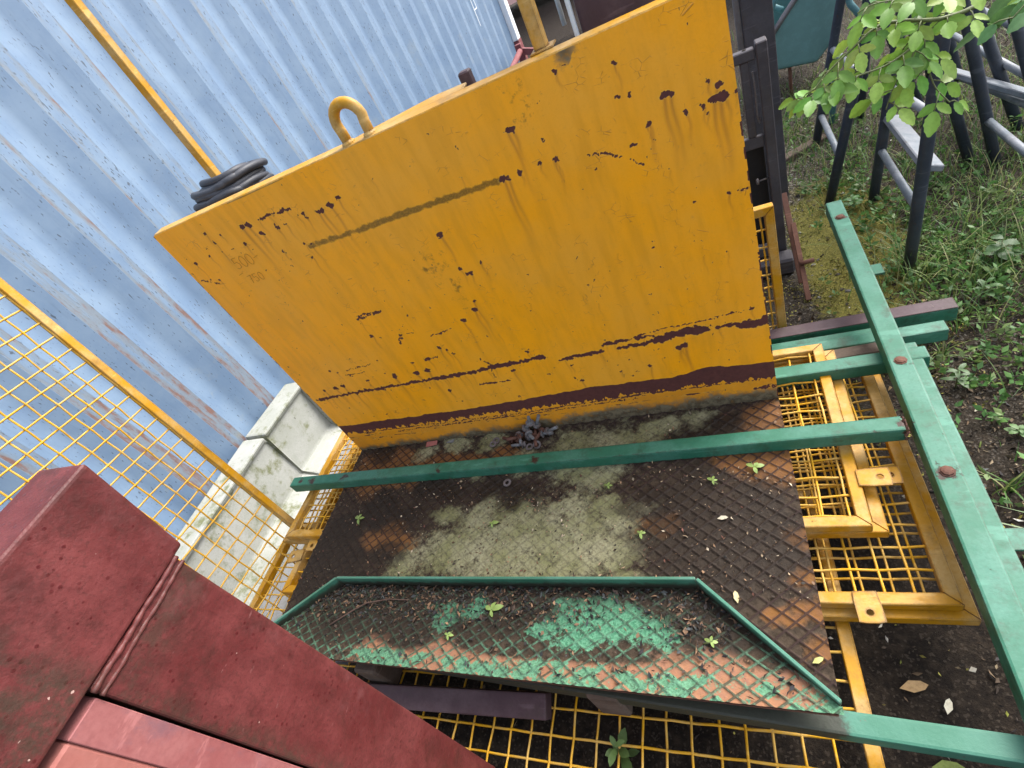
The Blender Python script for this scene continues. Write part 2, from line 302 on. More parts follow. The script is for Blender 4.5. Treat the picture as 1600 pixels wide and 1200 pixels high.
def mat_floor(name, tray=False):
    t = NT(name)
    silt = t.attr('silt'); wet = t.attr('wet'); org = t.attr('bare'); rib = t.attr('rib')
    n1 = t.noise(9, 6, 0.7); n2 = t.noise(55, 6, 0.75); n3 = t.noise(220, 4, 0.7)
    dirt = t.mix(t.ss(0.3, 0.7, n2), (0.019, 0.0135, 0.009), (0.070, 0.050, 0.034))
    plate = t.mix(t.ss(0.35, 0.7, n2), (0.26, 0.115, 0.03) if not tray else (0.33, 0.16, 0.085), (0.20, 0.085, 0.035) if not tray else (0.24, 0.12, 0.085))
    bm = t.ss(0.25, 0.75, t.ma('MULTIPLY_ADD', t.ma('SUBTRACT', n2, 0.5), 0.8, t.ma('ADD', org, t.ma('MULTIPLY', t.ma('SUBTRACT', n1, 0.5), 0.5))))
    c = t.mix(t.ma('MULTIPLY', bm, 0.62 if not tray else 0.85), dirt, plate)
    if tray:
        grn = t.attr('green'); 
        gm = t.ss(0.44, 0.56, t.ma('MULTIPLY_ADD', t.ma('SUBTRACT', n2, 0.5), 1.1, grn))
        c = t.mix(t.ma('MULTIPLY', gm, 0.9), c, t.mix(t.ss(0.3, 0.7, n3), (0.035, 0.15, 0.080), (0.12, 0.31, 0.19)))
        c = t.mix(t.ma('MULTIPLY', t.ss(0.56, 0.68, t.noise(75, 6, 0.8)), 0.8), c, (0.035, 0.05, 0.035))
        gr = t.ss(0.2, 0.7, rib)
        c = t.mix(t.ma('MULTIPLY', gr, 0.85), c, t.mix(t.ss(0.42, 0.62, n2), (0.035, 0.045, 0.032), (0.09, 0.21, 0.13)))
    else:
        c = t.mix(t.ma('MULTIPLY', t.ss(0.35, 0.75, rib), 0.85), c, (0.032, 0.019, 0.017))
    sm = t.ss(0.22, 0.72, t.ma('MULTIPLY_ADD', t.ma('SUBTRACT', n2, 0.5), 1.3, silt))
    sc = t.mix(t.ss(0.3, 0.68, n1), (0.180, 0.185, 0.078), (0.295, 0.285, 0.175))
    sc = t.mix(t.ss(0.46, 0.70, t.noise(120, 5, 0.75)), sc, (0.095, 0.085, 0.055))
    sc = t.mix(t.ma('MULTIPLY', t.ss(0.3, 0.8, rib), 0.35), sc, (0.09, 0.085, 0.06))
    sc = t.mix(t.ss(0.54, 0.70, t.noise(23, 6, 0.8)), sc, (0.055, 0.043, 0.03))
    c = t.mix(t.ma('MULTIPLY', sm, 0.92), c, sc)
    wm = t.ss(0.05, 0.62, t.ma('MULTIPLY_ADD', t.ma('SUBTRACT', n2, 0.5), 0.9, wet))
    c = t.mix(t.ma('MULTIPLY', wm, 0.78), c, t.mix(n3, (0.0085, 0.0060, 0.0042), (0.029, 0.0205, 0.0145)))
    t.bump(t.ma('ADD', n2, t.ma('MULTIPLY', n3, 0.6)), 0.6, 0.0025)
    return t.done(c, t.ma('SUBTRACT', 0.82, t.ma('MULTIPLY', wm, 0.22)), 0.0, 0.15)
M['floor'] = mat_floor('dirty_chequer_plate'); M['tray'] = mat_floor('dirty_green_chequer_plate', True)

def mat_container():
    t = NT('container_paint'); P = t.pos(); y = t.sep()[1]; z = t.sep()[2]
    v = t.mapped((1, 1, 0.10)); n1 = t.noise(5, 5, 0.65); n2 = t.noise(46, 5, 0.7, v); n4 = t.noise(30, 5, 0.7)
    c = t.mix(t.ss(0.3, 0.7, n1), (0.130, 0.200, 0.305), (0.170, 0.245, 0.345))
    c = t.mix(t.ma('MULTIPLY', t.ss(0.5, 0.75, n2), 0.35), c, (0.10, 0.15, 0.22))
    # small dark scuffs, stretched along the ribs
    sp = t.noise(150, 2, 0.5, t.mapped((1, 1, 0.28)))
    c = t.mix(t.ma('MULTIPLY', t.ss(0.0, 0.03, t.ma('SUBTRACT', t.ma('MULTIPLY_ADD', t.attr('worn'), 0.045, sp), 0.665)), 0.75), c, (0.04, 0.045, 0.055))
    # worn strip of each rib: bare grey and rust
    ed = t.attr('worn')
    low = t.ss(1.25, -0.2, z)
    wn = t.ma('MULTIPLY_ADD', t.ma('SUBTRACT', t.noise(13, 6, 0.75, t.mapped((1, 1, 0.16))), 0.5), 1.5, t.ma('MULTIPLY', ed, t.ma('MULTIPLY', t.ma('MULTIPLY_ADD', low, 0.30, 0.44), t.ma('MULTIPLY_ADD', t.ss(4.5, 0.6, y), 0.55, 0.45))))
    m1 = t.ss(0.30, 0.52, wn)
    c = t.mix(t.ma('MULTIPLY', m1, 0.75), c, t.mix(n4, (0.125, 0.155, 0.19), (0.205, 0.225, 0.235)))
    m2 = t.ma('MULTIPLY', t.ss(0.50, 0.62, wn), t.ss(0.40, 0.6, t.noise(40, 5, 0.7, t.mapped((1, 1, 0.3)))))
    c = t.mix(t.ma('MULTIPLY', m2, 0.8), c, t.mix(t.noise(80, 4, 0.7), (0.09, 0.045, 0.032), (0.25, 0.105, 0.062)))
    c = t.mix(t.ma('MULTIPLY', t.ss(0.58, 0.70, t.noise(3.3, 6, 0.75)), t.ma('MULTIPLY', low, 0.5)), c, (0.30, 0.29, 0.20))
    t.put(t.b.inputs['Coat Weight'], 0.0)
    t.bump(t.ma('ADD', t.ma('MULTIPLY', m1, -0.6), t.ma('MULTIPLY', t.noise(60, 4, 0.6), 0.35)), 0.3, 0.002)
    return t.done(c, 0.5, 0.0, 0.4)
M['container'] = mat_container()

def mat_concrete(name, a, b, moss, mossamt, fine=1.0):
    t = NT(name); n1 = t.noise(4.5, 6, 0.7); n2 = t.noise(30, 6, 0.7); n3 = t.noise(190, 4, 0.7); z = t.sep(t.normal())[2]
    c = t.mix(t.ss(0.3, 0.7, n1), a, b)
    c = t.mix(t.ma('MULTIPLY', t.ss(0.42, 0.72, n3), 0.25), c, tuple(x * 0.55 for x in a))
    mm = t.ss(0.50, 0.72, t.ma('MULTIPLY_ADD', t.ma('SUBTRACT', n2, 0.5), 0.6, t.noise(6.5, 5, 0.7, t.mapped((1, 1, 1), (0, 0, 1.0)))))
    c = t.mix(t.ma('MULTIPLY', mm, mossamt), c, moss)
    ed = t.edge(0.012)
    c = t.mix(t.ma('MULTIPLY', t.ss(0.52, 0.7, t.ma('MULTIPLY_ADD', ed, 1.1, t.ma('MULTIPLY', n2, 0.62))), 0.55), c, tuple(x * 0.5 for x in moss))
    c = t.mix(t.ss(0.735, 0.76, t.noise(70, 2, 0.5)), c, (0.05, 0.045, 0.03))
    t.bump(t.ma('ADD', n2, t.ma('MULTIPLY', n3, 0.5)), 0.35, 0.003)
    return t.done(c, 0.9, 0.0, 0.25)
M['block'] = mat_concrete('mossy_white_concrete', (0.285, 0.295, 0.26), (0.37, 0.375, 0.35), (0.13, 0.14, 0.06), 0.9)
M['slab'] = mat_concrete('grey_concrete', (0.19, 0.19, 0.185), (0.25, 0.25, 0.25), (0.12, 0.115, 0.085), 0.6)

def mat_red():
    t = NT('wet_red_paint'); n1 = t.noise(9, 6, 0.7); n2 = t.noise(70, 5, 0.7); n3 = t.noise(220, 4, 0.6)
    c = t.mix(t.ss(0.32, 0.68, n1), (0.094, 0.0155, 0.0155), (0.150, 0.034, 0.033))
    c = t.mix(t.ma('MULTIPLY', t.ss(0.46, 0.68, t.noise(13, 7, 0.78)), 0.85), c, (0.055, 0.014, 0.012))
    d = t.voro(95); dn = t.noise(19, 3, 0.6)
    scr = t.ss(0.69, 0.73, t.noise(120, 3, 0.6, t.mapped((1, 0.25, 0.8), (0.6, 0.2, 0))))
    c = t.mix(t.ma('MULTIPLY', scr, 0.45), c, (0.26, 0.11, 0.105))
    sp = t.ma('MULTIPLY', t.ss(0.30, 0.18, t.ma('ADD', d, t.ma('MULTIPLY', n2, 0.12))), t.ss(0.42, 0.55, dn))
    c = t.mix(t.ma('MULTIPLY', sp, 0.8), c, (0.07, 0.010, 0.012))
    c = t.mix(t.ma('MULTIPLY', t.ss(0.50, 0.70, n3), 0.6), c, (0.075, 0.02, 0.018))
    yy = t.sep(); band = t.ma('MULTIPLY', t.ss(0.70, 0.745, yy[2]), t.ss(0.772, 0.755, yy[2]))
    gy = t.ma('MAXIMUM', t.ma('MULTIPLY', band, 0.8), t.ss(-0.925, -0.965, yy[1])); gy = t.ma('MULTIPLY', gy, t.ss(0.36, 0.62, t.noise(48, 6, 0.8)))
    c = t.mix(t.ma('MULTIPLY', gy, 0.8), c, (0.045, 0.032, 0.022))
    e = t.edge(0.012); c = t.mix(t.ma('MULTIPLY', t.ss(0.08, 0.3, t.ma('MULTIPLY', e, t.ma('ADD', 0.5, n2))), 0.45), c, (0.06, 0.03, 0.02))
    c = t.mix(t.ss(0.76, 0.78, t.noise(95, 2, 0.5)), c, (0.42, 0.28, 0.24))
    dr = t.ss(0.44, 0.64, t.noise(26, 5, 0.7, t.mapped((1, 1, 0.35))))
    c = t.mix(t.ma('MULTIPLY', dr, 0.32), c, (0.052, 0.0095, 0.010))
    c = t.mix(t.ma('MULTIPLY', t.ss(0.55, 0.72, t.noise(5, 5, 0.7)), 0.5), c, (0.20, 0.075, 0.075))
    t.bump(t.ma('ADD', t.ma('ADD', t.ma('MULTIPLY', n2, 0.7), t.ma('MULTIPLY', sp, 0.12)), t.ma('MULTIPLY', n1, 2.2)), 0.4, 0.003)
    return t.done(c, t.ma('SUBTRACT', 0.50, t.ma('MULTIPLY', sp, 0.22)), 0.0, 0.35)
M['red'] = mat_red()
M['pink'] = paint('faded_red_paint', (0.24, 0.072, 0.070), (0.30, 0.115, 0.11), (0.16, 0.06, 0.07), 0.6, 0.8, 0.3, 0.1, (0.15, 0.08, 0.1), 0.6)
M['coral'] = paint('coral_red_paint', (0.29, 0.095, 0.078), (0.33, 0.135, 0.115), (0.4, 0.1, 0.1), 0.6, 0.6, 0.1, 0.05, (0.5, 0.2, 0.18), 0.2)  # scrap colour; on the red post it carries a painted edge highlight

def mat_soil():
    t = NT('soil_and_moss'); moss = t.attr('moss'); dry = t.attr('stony')
    n1 = t.noise(7, 6, 0.7); n2 = t.noise(48, 6, 0.75); n3 = t.noise(180, 5, 0.75)
    c = t.mix(t.ss(0.35, 0.7, n2), (0.008, 0.0056, 0.004), (0.032, 0.023, 0.0155))
    v = t.voro(240, None, 'F1', 'Color'); vs = t.n.new('ShaderNodeSeparateColor'); t.L(v, vs.inputs[0])
    c = t.mix(t.ma('MULTIPLY', t.ss(0.86, 0.92, vs.outputs[0]), 0.7), c, (0.06, 0.047, 0.035))
    c = t.mix(t.ma('MULTIPLY', t.ma('MULTIPLY', t.ss(0.86, 0.9, vs.outputs[1]), 0.8), dry), c, (0.34, 0.31, 0.27))
    c = t.mix(t.ma('MULTIPLY', dry, t.ma('MULTIPLY', t.ss(0.4, 0.6, n3), 0.6)), c, (0.17, 0.145, 0.105))
    mm = t.ss(0.46, 0.66, t.ma('MULTIPLY_ADD', t.ma('SUBTRACT', n1, 0.5), 0.9, t.ma('MULTIPLY_ADD', t.ma('SUBTRACT', n2, 0.5), 0.7, moss)))
    c = t.mix(t.ma('MULTIPLY', mm, 0.85), c, t.mix(t.ss(0.35, 0.7, n3), (0.075, 0.07, 0.012), (0.25, 0.225, 0.045)))
    t.bump(t.ma('ADD', n2, t.ma('MULTIPLY', n3, 0.8)), 0.9, 0.008)
    return t.done(c, 0.95, 0.0, 0.2)
M['soil'] = mat_soil()

def mat_leafy(name, var=0.35, trans=0.35, rough=0.45, thick=None):
    """leaf-like flakes: colour carried by each flake, light shines through a little"""
    t = NT(name); c = t.attr('tint', 'Color'); n = t.noise(130, 3, 0.6)
    c = t.mix(t.ma('MULTIPLY', t.ss(0.4, 0.7, n), var), c, t.mix(1.0, c, (0.55, 0.55, 0.5), 'MULTIPLY'))
    m = t.done(c, rough, 0.0, 0.4)
    if trans > 0:
        o = t.n['Material Output']; tr = t.n.new('ShaderNodeBsdfTranslucent'); mx = t.n.new('ShaderNodeMixShader'); mx.inputs[0].default_value = trans
        t.L(c, tr.inputs[0]); t.L(t.b.outputs[0], mx.inputs[1]); t.L(tr.outputs[0], mx.inputs[2]); t.L(mx.outputs[0], o.inputs[0])
    return m
M['leaf'] = mat_leafy('fresh_leaf'); M['litter'] = mat_leafy('leaf_litter', 0.6, 0.0, 0.85)

def flat(name, col, rough=0.6, var=0.3, spec=0.4, sc=25, bump=0.2, metal=0.0):
    t = NT(name); n = t.noise(sc, 5, 0.65); n2 = t.noise(sc * 6, 4, 0.65)
    c = t.mix(t.ma('MULTIPLY', t.ss(0.35, 0.7, n), var), col, tuple(x * 0.55 for x in col))
    c = t.mix(t.ma('MULTIPLY', t.ss(0.45, 0.75, n2), var * 0.6), c, tuple(min(1, x * 1.5 + 0.01) for x in col))
    t.bump(n2, bump, 0.0015); return t.done(c, rough, metal, spec)
M['rubber'] = flat('grey_cable_sheath', (0.035, 0.038, 0.048), 0.5, 0.5)
M['teal'] = flat('teal_plastic', (0.095, 0.205, 0.205), 0.45, 0.35, 0.5, 5, 0.05)
M['tealtube'] = flat('teal_tube', (0.09, 0.22, 0.24), 0.45, 0.5, 0.5, 18)
M['steelbar'] = flat('grey_steel', (0.16, 0.15, 0.16), 0.4, 0.4, 0.5, 40, 0.2, 0.4)
M['render'] = flat('pink_render', (0.70, 0.42, 0.39), 0.9, 0.12, 0.2, 6)
M['white'] = flat('white_paint', (0.78, 0.80, 0.82), 0.6, 0.12, 0.4, 9)
M['paleblue'] = flat('pale_post_paint', (0.62, 0.70, 0.76), 0.5, 0.2, 0.4, 12)
M['glass'] = flat('window_glass', (0.10, 0.13, 0.15), 0.08, 0.2, 0.6, 3)
M['scratch'] = flat('pencil_scratch', (0.42, 0.185, 0.010), 0.6, 0.4, 0.3, 300)
M['hole'] = flat('dark_hole', (0.012, 0.010, 0.008), 0.9, 0.2, 0.1)
M['stem'] = flat('stem_bark', (0.11, 0.13, 0.045), 0.6, 0.5, 0.4, 60)
M['twig'] = flat('dry_twig', (0.10, 0.06, 0.045), 0.8, 0.5, 0.3, 90)
M['pipe'] = flat('grey_pipe', (0.10, 0.105, 0.115), 0.5, 0.4, 0.4)
M['darkgap'] = flat('dark_interior', (0.018, 0.018, 0.02), 0.7, 0.3, 0.2)

# ================================================================== SETTING
def ground_z(x, y):
    s = sstep(-0.25, 0.25, x); return -0.50 + 0.285 * s
gx = np.concatenate([np.arange(-2.2, 0.3, 0.06), np.arange(0.3, 3.6, 0.022), np.arange(3.6, 6.0, 0.08)])
gy = np.concatenate([np.arange(-2.5, -0.9, 0.05), np.arange(-0.9, 2.6, 0.022), np.arange(2.6, 7.5, 0.06)])
X, Y, F = grid(gx, gy)
Z = ground_z(X, Y) + 0.035 * (vnoise(X * 2.2 + 40, Y * 2.2 + 40, 3, 5, 0.55) - 0.5) + 0.012 * (vnoise(X * 22 + 90, Y * 22 + 90, 5, 4, 0.6) - 0.5)
moss = 0.80 * np.exp(-(((X - 1.72) / 0.20) ** 2 + ((Y - 0.8) / 0.75) ** 2)) + 0.30 * np.exp(-(((X - 2.2) / 0.7) ** 2 + ((Y - 1.3) / 0.9) ** 2)) + 0.25 * sstep(2.2, 3.2, Y)
stony = np.clip(1.1 * np.exp(-(((X - 1.62) / 0.16) ** 2 + ((Y - 1.6) / 0.9) ** 2)) + 0.35 * sstep(1.5, 1.9, X) * sstep(-0.4, 0.3, Y), 0, 1)
o = mesh_np('ground', np.stack([X, Y, Z], 1), F, M['soil'], smooth=True, attrs={'moss': moss, 'stony': stony}); tag(o, kind='structure')
b = MB(); b._add([(-120, -120, -0.62), (120, -120, -0.62), (120, 120, -0.62), (-120, 120, -0.62)], [(0, 1, 2, 3)])
tag(b.build('far_ground', M['soil']), kind='structure')
def gz(x, y):
    x = np.asarray(x, float); y = np.asarray(y, float)
    return ground_z(x, y) + 0.035 * (vnoise(x * 2.2 + 40, y * 2.2 + 40, 3, 5, 0.55) - 0.5) + 0.012 * (vnoise(x * 22 + 90, y * 22 + 90, 5, 4, 0.6) - 0.5)
def gz1(x, y): return float(gz(np.array([x]), np.array([y]))[0])
b = MB(); b.box(-0.96, 0.06, -2.2, 3.0, -0.60, -0.462, 0.01); tag(b.build('concrete_pavement', M['slab']), kind='structure')

# ------------------------------------------------------------------ shipping container (wall along y at x about -0.96)
def build_container():
    r = thing('shipping_container', 'pale blue corrugated shipping container with rusty rib edges behind the yellow plate', 'container', (-0.98, 3.0, -0.2))
    p = 0.278; lines = []; y0 = 0.70 * 1.4 - 15 * p; th = 0.044
    def xw(y): return -0.985 + (y - 1.0) * 0.0193
    rows = []      # (y, depth, worn)
    i = 0
    while True:
        y = y0 + i * p
        if y > 6.85: break
        # order along +y: slope coming out, worn outer flat, slope going in, hollow flat
        rows += [(y, -th, 0.0), (y + 0.066, 0.0, 0.0), (y + 0.069, 0.0, 1.15), (y + 0.085, 0.0, 0.85), (y + 0.103, 0.0, 0.55), (y + 0.122, 0.0, 0.85), (y + 0.137, 0.0, 1.0), (y + 0.140, 0.0, 0.0), (y + 0.206, -th, 0.0)]
        i += 1
    zs = np.concatenate([np.arange(-0.36, 2.30, 0.19), [2.30]])
    V = []; A = []
    for (y, d, w) in rows:
        for z in zs: V.append((xw(y) + d, y, z)); A.append(w)
    n = len(rows); m = len(zs); I = np.arange(n * m).reshape(n, m)
    F = np.stack([I[:-1, :-1], I[1:, :-1], I[1:, 1:], I[:-1, 1:]], -1).reshape(-1, 4)
    mesh_np('side_panel', V, F, M['container'], r, attrs={'worn': np.array(A)}, off=r.location)
    b = MB(); b.box(-1.12, -0.955, -3.3, 6.86, 2.30, 2.42, 0.006); b.build('top_rail', M['container'], r)
    b = MB(); b.box(-1.10, -0.975, -3.3, 6.86, -0.46, -0.345, 0.006); b.build('bottom_rail', M['container'], r)
    b = MB(); b.box(-1.0, -0.93, 6.86, 6.93, -0.1, 2.42, 0.004); b.build('corner_seal', M['darkgap'], r)
    b = MB(); b.box(-1.05, -0.80, 6.93, 7.08, -0.02, 2.44, 0.006); b.build('corner_post', M['white'], r)
    b = MB(); b.box(-1.06, -0.80, 6.93, 7.1, -0.46, -0.024, 0.006); b.build('corner_casting', M['redbar'], r)
    b = MB(); b.box(-3.3, -1.12, -3.3, 7.0, 2.36, 2.40); b.build('roof', M['container'], r)
    b = MB(); b.box(-3.3, -1.05, 7.0, 7.04, -0.44, 2.35); b.build('end_wall', M['container'], r)
    # small white stencil mark near the far end
    b = MB(); x = xw(5.9) + 0.004
    for (a0, a1, c0, c1) in ((5.885, 5.895, .42, .80), (5.99, 6.0, .58, .80), (5.895, 5.99, .79, .80), (5.895, 5.99, .58, .59)):
        b.box(x + 0.012, x + 0.016, a0, a1, c0, c1)
    b.build('stencil_mark', M['white'], r)
build_container()

# ------------------------------------------------------------------ concrete blocks along the container foot
def conc_block(name, label, y0, y1, ztop, zbot, tilt=0.0, far_rim=True):
    r = thing(name, label, 'concrete block', (-0.88, y0, zbot), 'concrete blocks along the container foot')
    b = MB(); xb, xf = -0.965, -0.815; L = y1 - y0
    # body with a sunk panel in its face and a ledge at the foot
    prof = [(xb, zbot), (xb, ztop), (xf, ztop), (xf - 0.004, ztop - 0.02), (xf - 0.02, ztop - 0.035), (xf - 0.012, zbot + 0.085), (xf + 0.085, zbot + 0.06), (xf + 0.095, zbot)]
    b.prism([(p[0], y0, p[1]) for p in prof], (0, L, 0), 0.012, 2)
    if far_rim: b.prism([(xf - 0.05, y1 - 0.05, zbot + 0.02), (xf - 0.05, y1 - 0.05, ztop - 0.006), (xf + 0.008, y1 - 0.05, ztop - 0.008), (xf + 0.08, y1 - 0.05, zbot + 0.07), (xf + 0.09, y1 - 0.05, zbot + 0.02)], (0, 0.052, 0), 0.008, 2)
    ob = b.build('block_body', M['block'], r)
    ob.rotation_euler = (R(tilt), 0, R(rng.uniform(-1, 1)))
    return r
conc_block('concrete_block', 'white mossy concrete block right beside the left edge of the yellow plate', 0.243, 0.63, -0.09, -0.47, -2.5)
conc_block('concrete_block', 'long white mossy concrete block half behind the wires of the upright mesh panel', -1.2, 0.236, -0.085, -0.47, 0, False)

# ------------------------------------------------------------------ far background beyond the container end
r = thing('pink_building', 'pink rendered house far behind the end of the container', 'building', (-1.0, 14.0, -0.2))
b = MB(); b.box(-4.5, 1.6, 14.0, 17.0, -0.3, 5.5); b.build('wall', M['render'], r)
for wx in (-2.4, 0.05):
    b = MB(); b.box(wx - 0.45, wx + 0.45, 13.93, 13.996, 1.5, 2.9, 0.01); w = b.build('window', M['white'], r)
    b = MB(); b.box(wx - 0.38, wx + 0.38, 13.905, 13.926, 1.57, 2.83); b.build('pane', M['glass'], w, off=Vector(r.location))
b = MB(); b.prism([(-4.7, 13.7, 5.5), (1.8, 13.7, 5.5), (1.8, 17.3, 5.5), (-4.7, 17.3, 5.5)], (0, 0, 0.25)); b.build('roof', M['rust'], r)
b = MB(); b.box(-1.05, -0.97, 13.9, 13.98, -0.3, 5.4); b.build('downpipe', M['white'], r)
r = thing('red_gate_frame', 'dark red steel frame with a slanting brace by the container corner', 'steel frame', (-0.7, 6.4, -0.45))
b = MB(); b.box(-0.72, -0.64, 6.35, 6.43, -0.46, 0.02, 0.004); b.build('post', M['redbar'], r)
b = MB(); b.bar((-0.68, 6.39, -0.06), (0.25, 6.39, -0.44), 0.05, 0.07); b.build('brace', M['redbar'], r)
b = MB(); b.tube([(-0.66, 6.3, -0.05), (-0.62, 5.0, -0.1), (-0.56, 3.4, -0.20)], 0.035, 10); tag(b.build('red_pipe', M['redbar']), 'pale worn red pipe sloping down beside the far end of the container', 'pipe')
for k, xx in enumerate((-0.62, -0.27)):
    r = thing('scaffold_frame', ['pale blue scaffold end frame nearest the container corner in the distance', 'pale blue scaffold end frame farther right beside the yellow crate in the distance'][k], 'scaffold', (xx, 9.3, -0.45), 'distant scaffold frames')
    b = MB(); b.tube([(xx, 9.3, -0.46), (xx, 9.3, 0.66), (xx + 0.04, 9.3, 0.75), (xx + 0.18, 9.3, 0.78)], 0.04, 8); b.build('upright', M['paleblue'], r)
    b = MB(); b.tube([(xx, 9.3, 0.0), (xx + 0.7, 9.7, 0.0)], 0.035, 8); b.build('rail', M['paleblue'], r)
r = thing('yellow_crate', 'small pale orange crate far behind the yellow post', 'crate', (0.05, 8.9, -0.3))
b = MB(); b.box(-0.15, 0.35, 8.8, 9.1, -0.46, 0.2, 0.01); b.box(-0.17, 0.37, 8.78, 9.12, 0.2, 0.24, 0.005); b.build('crate_body', M['yellow'], r)
# scrub behind the yard
def flakes(name, P, Nn, L, Wd, tint, mat, parent=None, fold=0.25, off=None):
    """many small leaf-shaped flakes: P centre, Nn direction of tip, L length, Wd width"""
    P = np.asarray(P); n = len(P); T = Nn / np.linalg.norm(Nn, axis=1, keepdims=True)
    a = nr.randn(n, 3); B = np.cross(T, a); B /= np.linalg.norm(B, axis=1, keepdims=True) + 1e-9; N = np.cross(T, B)
    L = np.broadcast_to(L, n)[:, None]; Wd = np.broadcast_to(Wd, n)[:, None]
    v = [P - T * L * .5, P + B * Wd * .5 - T * L * .05 + N * L * fold * .5, P + T * L * .5 + N * L * fold * .3, P - B * Wd * .5 - T * L * .05 + N * L * fold * .5]
    V = np.stack(v, 1).reshape(-1, 3); I = np.arange(4 * n).reshape(n, 4)
    F = np.concatenate([I[:, [0, 1, 2]], I[:, [0, 2, 3]]])
    return mesh_np(name, V, F, mat, parent, attrs={'tint': np.repeat(tint, 4, 0)}, off=off)
def tints(n, cols, var=0.3):
    cols = np.array(cols); c = cols[nr.randint(0, len(cols), n)]; return c * (1 + var * (nr.rand(n, 1) - 0.5) * 2)
def bush(label, cx, cy, rx, ry, h, n, cols):
    r = thing('bush', label, 'bush', (cx, cy, gz1(cx, cy)), 'bushes at the back of the yard')
    d = nr.randn(n, 3); d /= np.linalg.norm(d, axis=1, keepdims=True); rad = nr.rand(n, 1) ** 0.4
    lump = 0.75 + 0.5 * vnoise(d[:, 0] * 2.5 + 9, d[:, 1] * 2.5 + d[:, 2] * 2 + 9, int(cx * 10) % 50, 3)[:, None]
    P = np.array([[cx, cy, gz1(cx, cy) + h * 0.5]]) + d * rad * lump * np.array([[rx, ry, h * 0.55]])
    P = P[P[:, 2] > gz1(cx, cy) + 0.02]
    flakes('foliage', P, nr.randn(len(P), 3) + [0, 0, -0.3], 0.05 + 0.05 * nr.rand(len(P)), 0.03, tints(len(P), cols), M['leaf'], r, off=r.location)
    b = MB()
    for k in range(5):
        a = k * 1.3; b.tube([(cx, cy, gz1(cx, cy) - .02), (cx + rx * .2 * math.cos(a), cy + ry * .2 * math.sin(a), gz1(cx, cy) + h * .4), (cx + rx * .5 * math.cos(a), cy + ry * .5 * math.sin(a), gz1(cx, cy) + h * .8)], [0.012, 0.009, 0.004], 6)
    b.build('stems', M['stem'], r)
for k, (cx, cy, rx, ry, h) in enumerate([(2.3, 5.6, 0.8, 0.6, 1.2), (3.3, 4.6, 0.7, 0.6, 1.0), (3.9, 3.2, 0.6, 0.6, 1.0)]):
    bush(['dark green bush farthest back behind the teal tub', 'dark green bush behind the right hand trestles', 'dark green bush at the right edge of the yard'][k], cx, cy, rx, ry, h, 3500, [(0.03, 0.07, 0.02), (0.05, 0.11, 0.03), (0.08, 0.14, 0.04)])

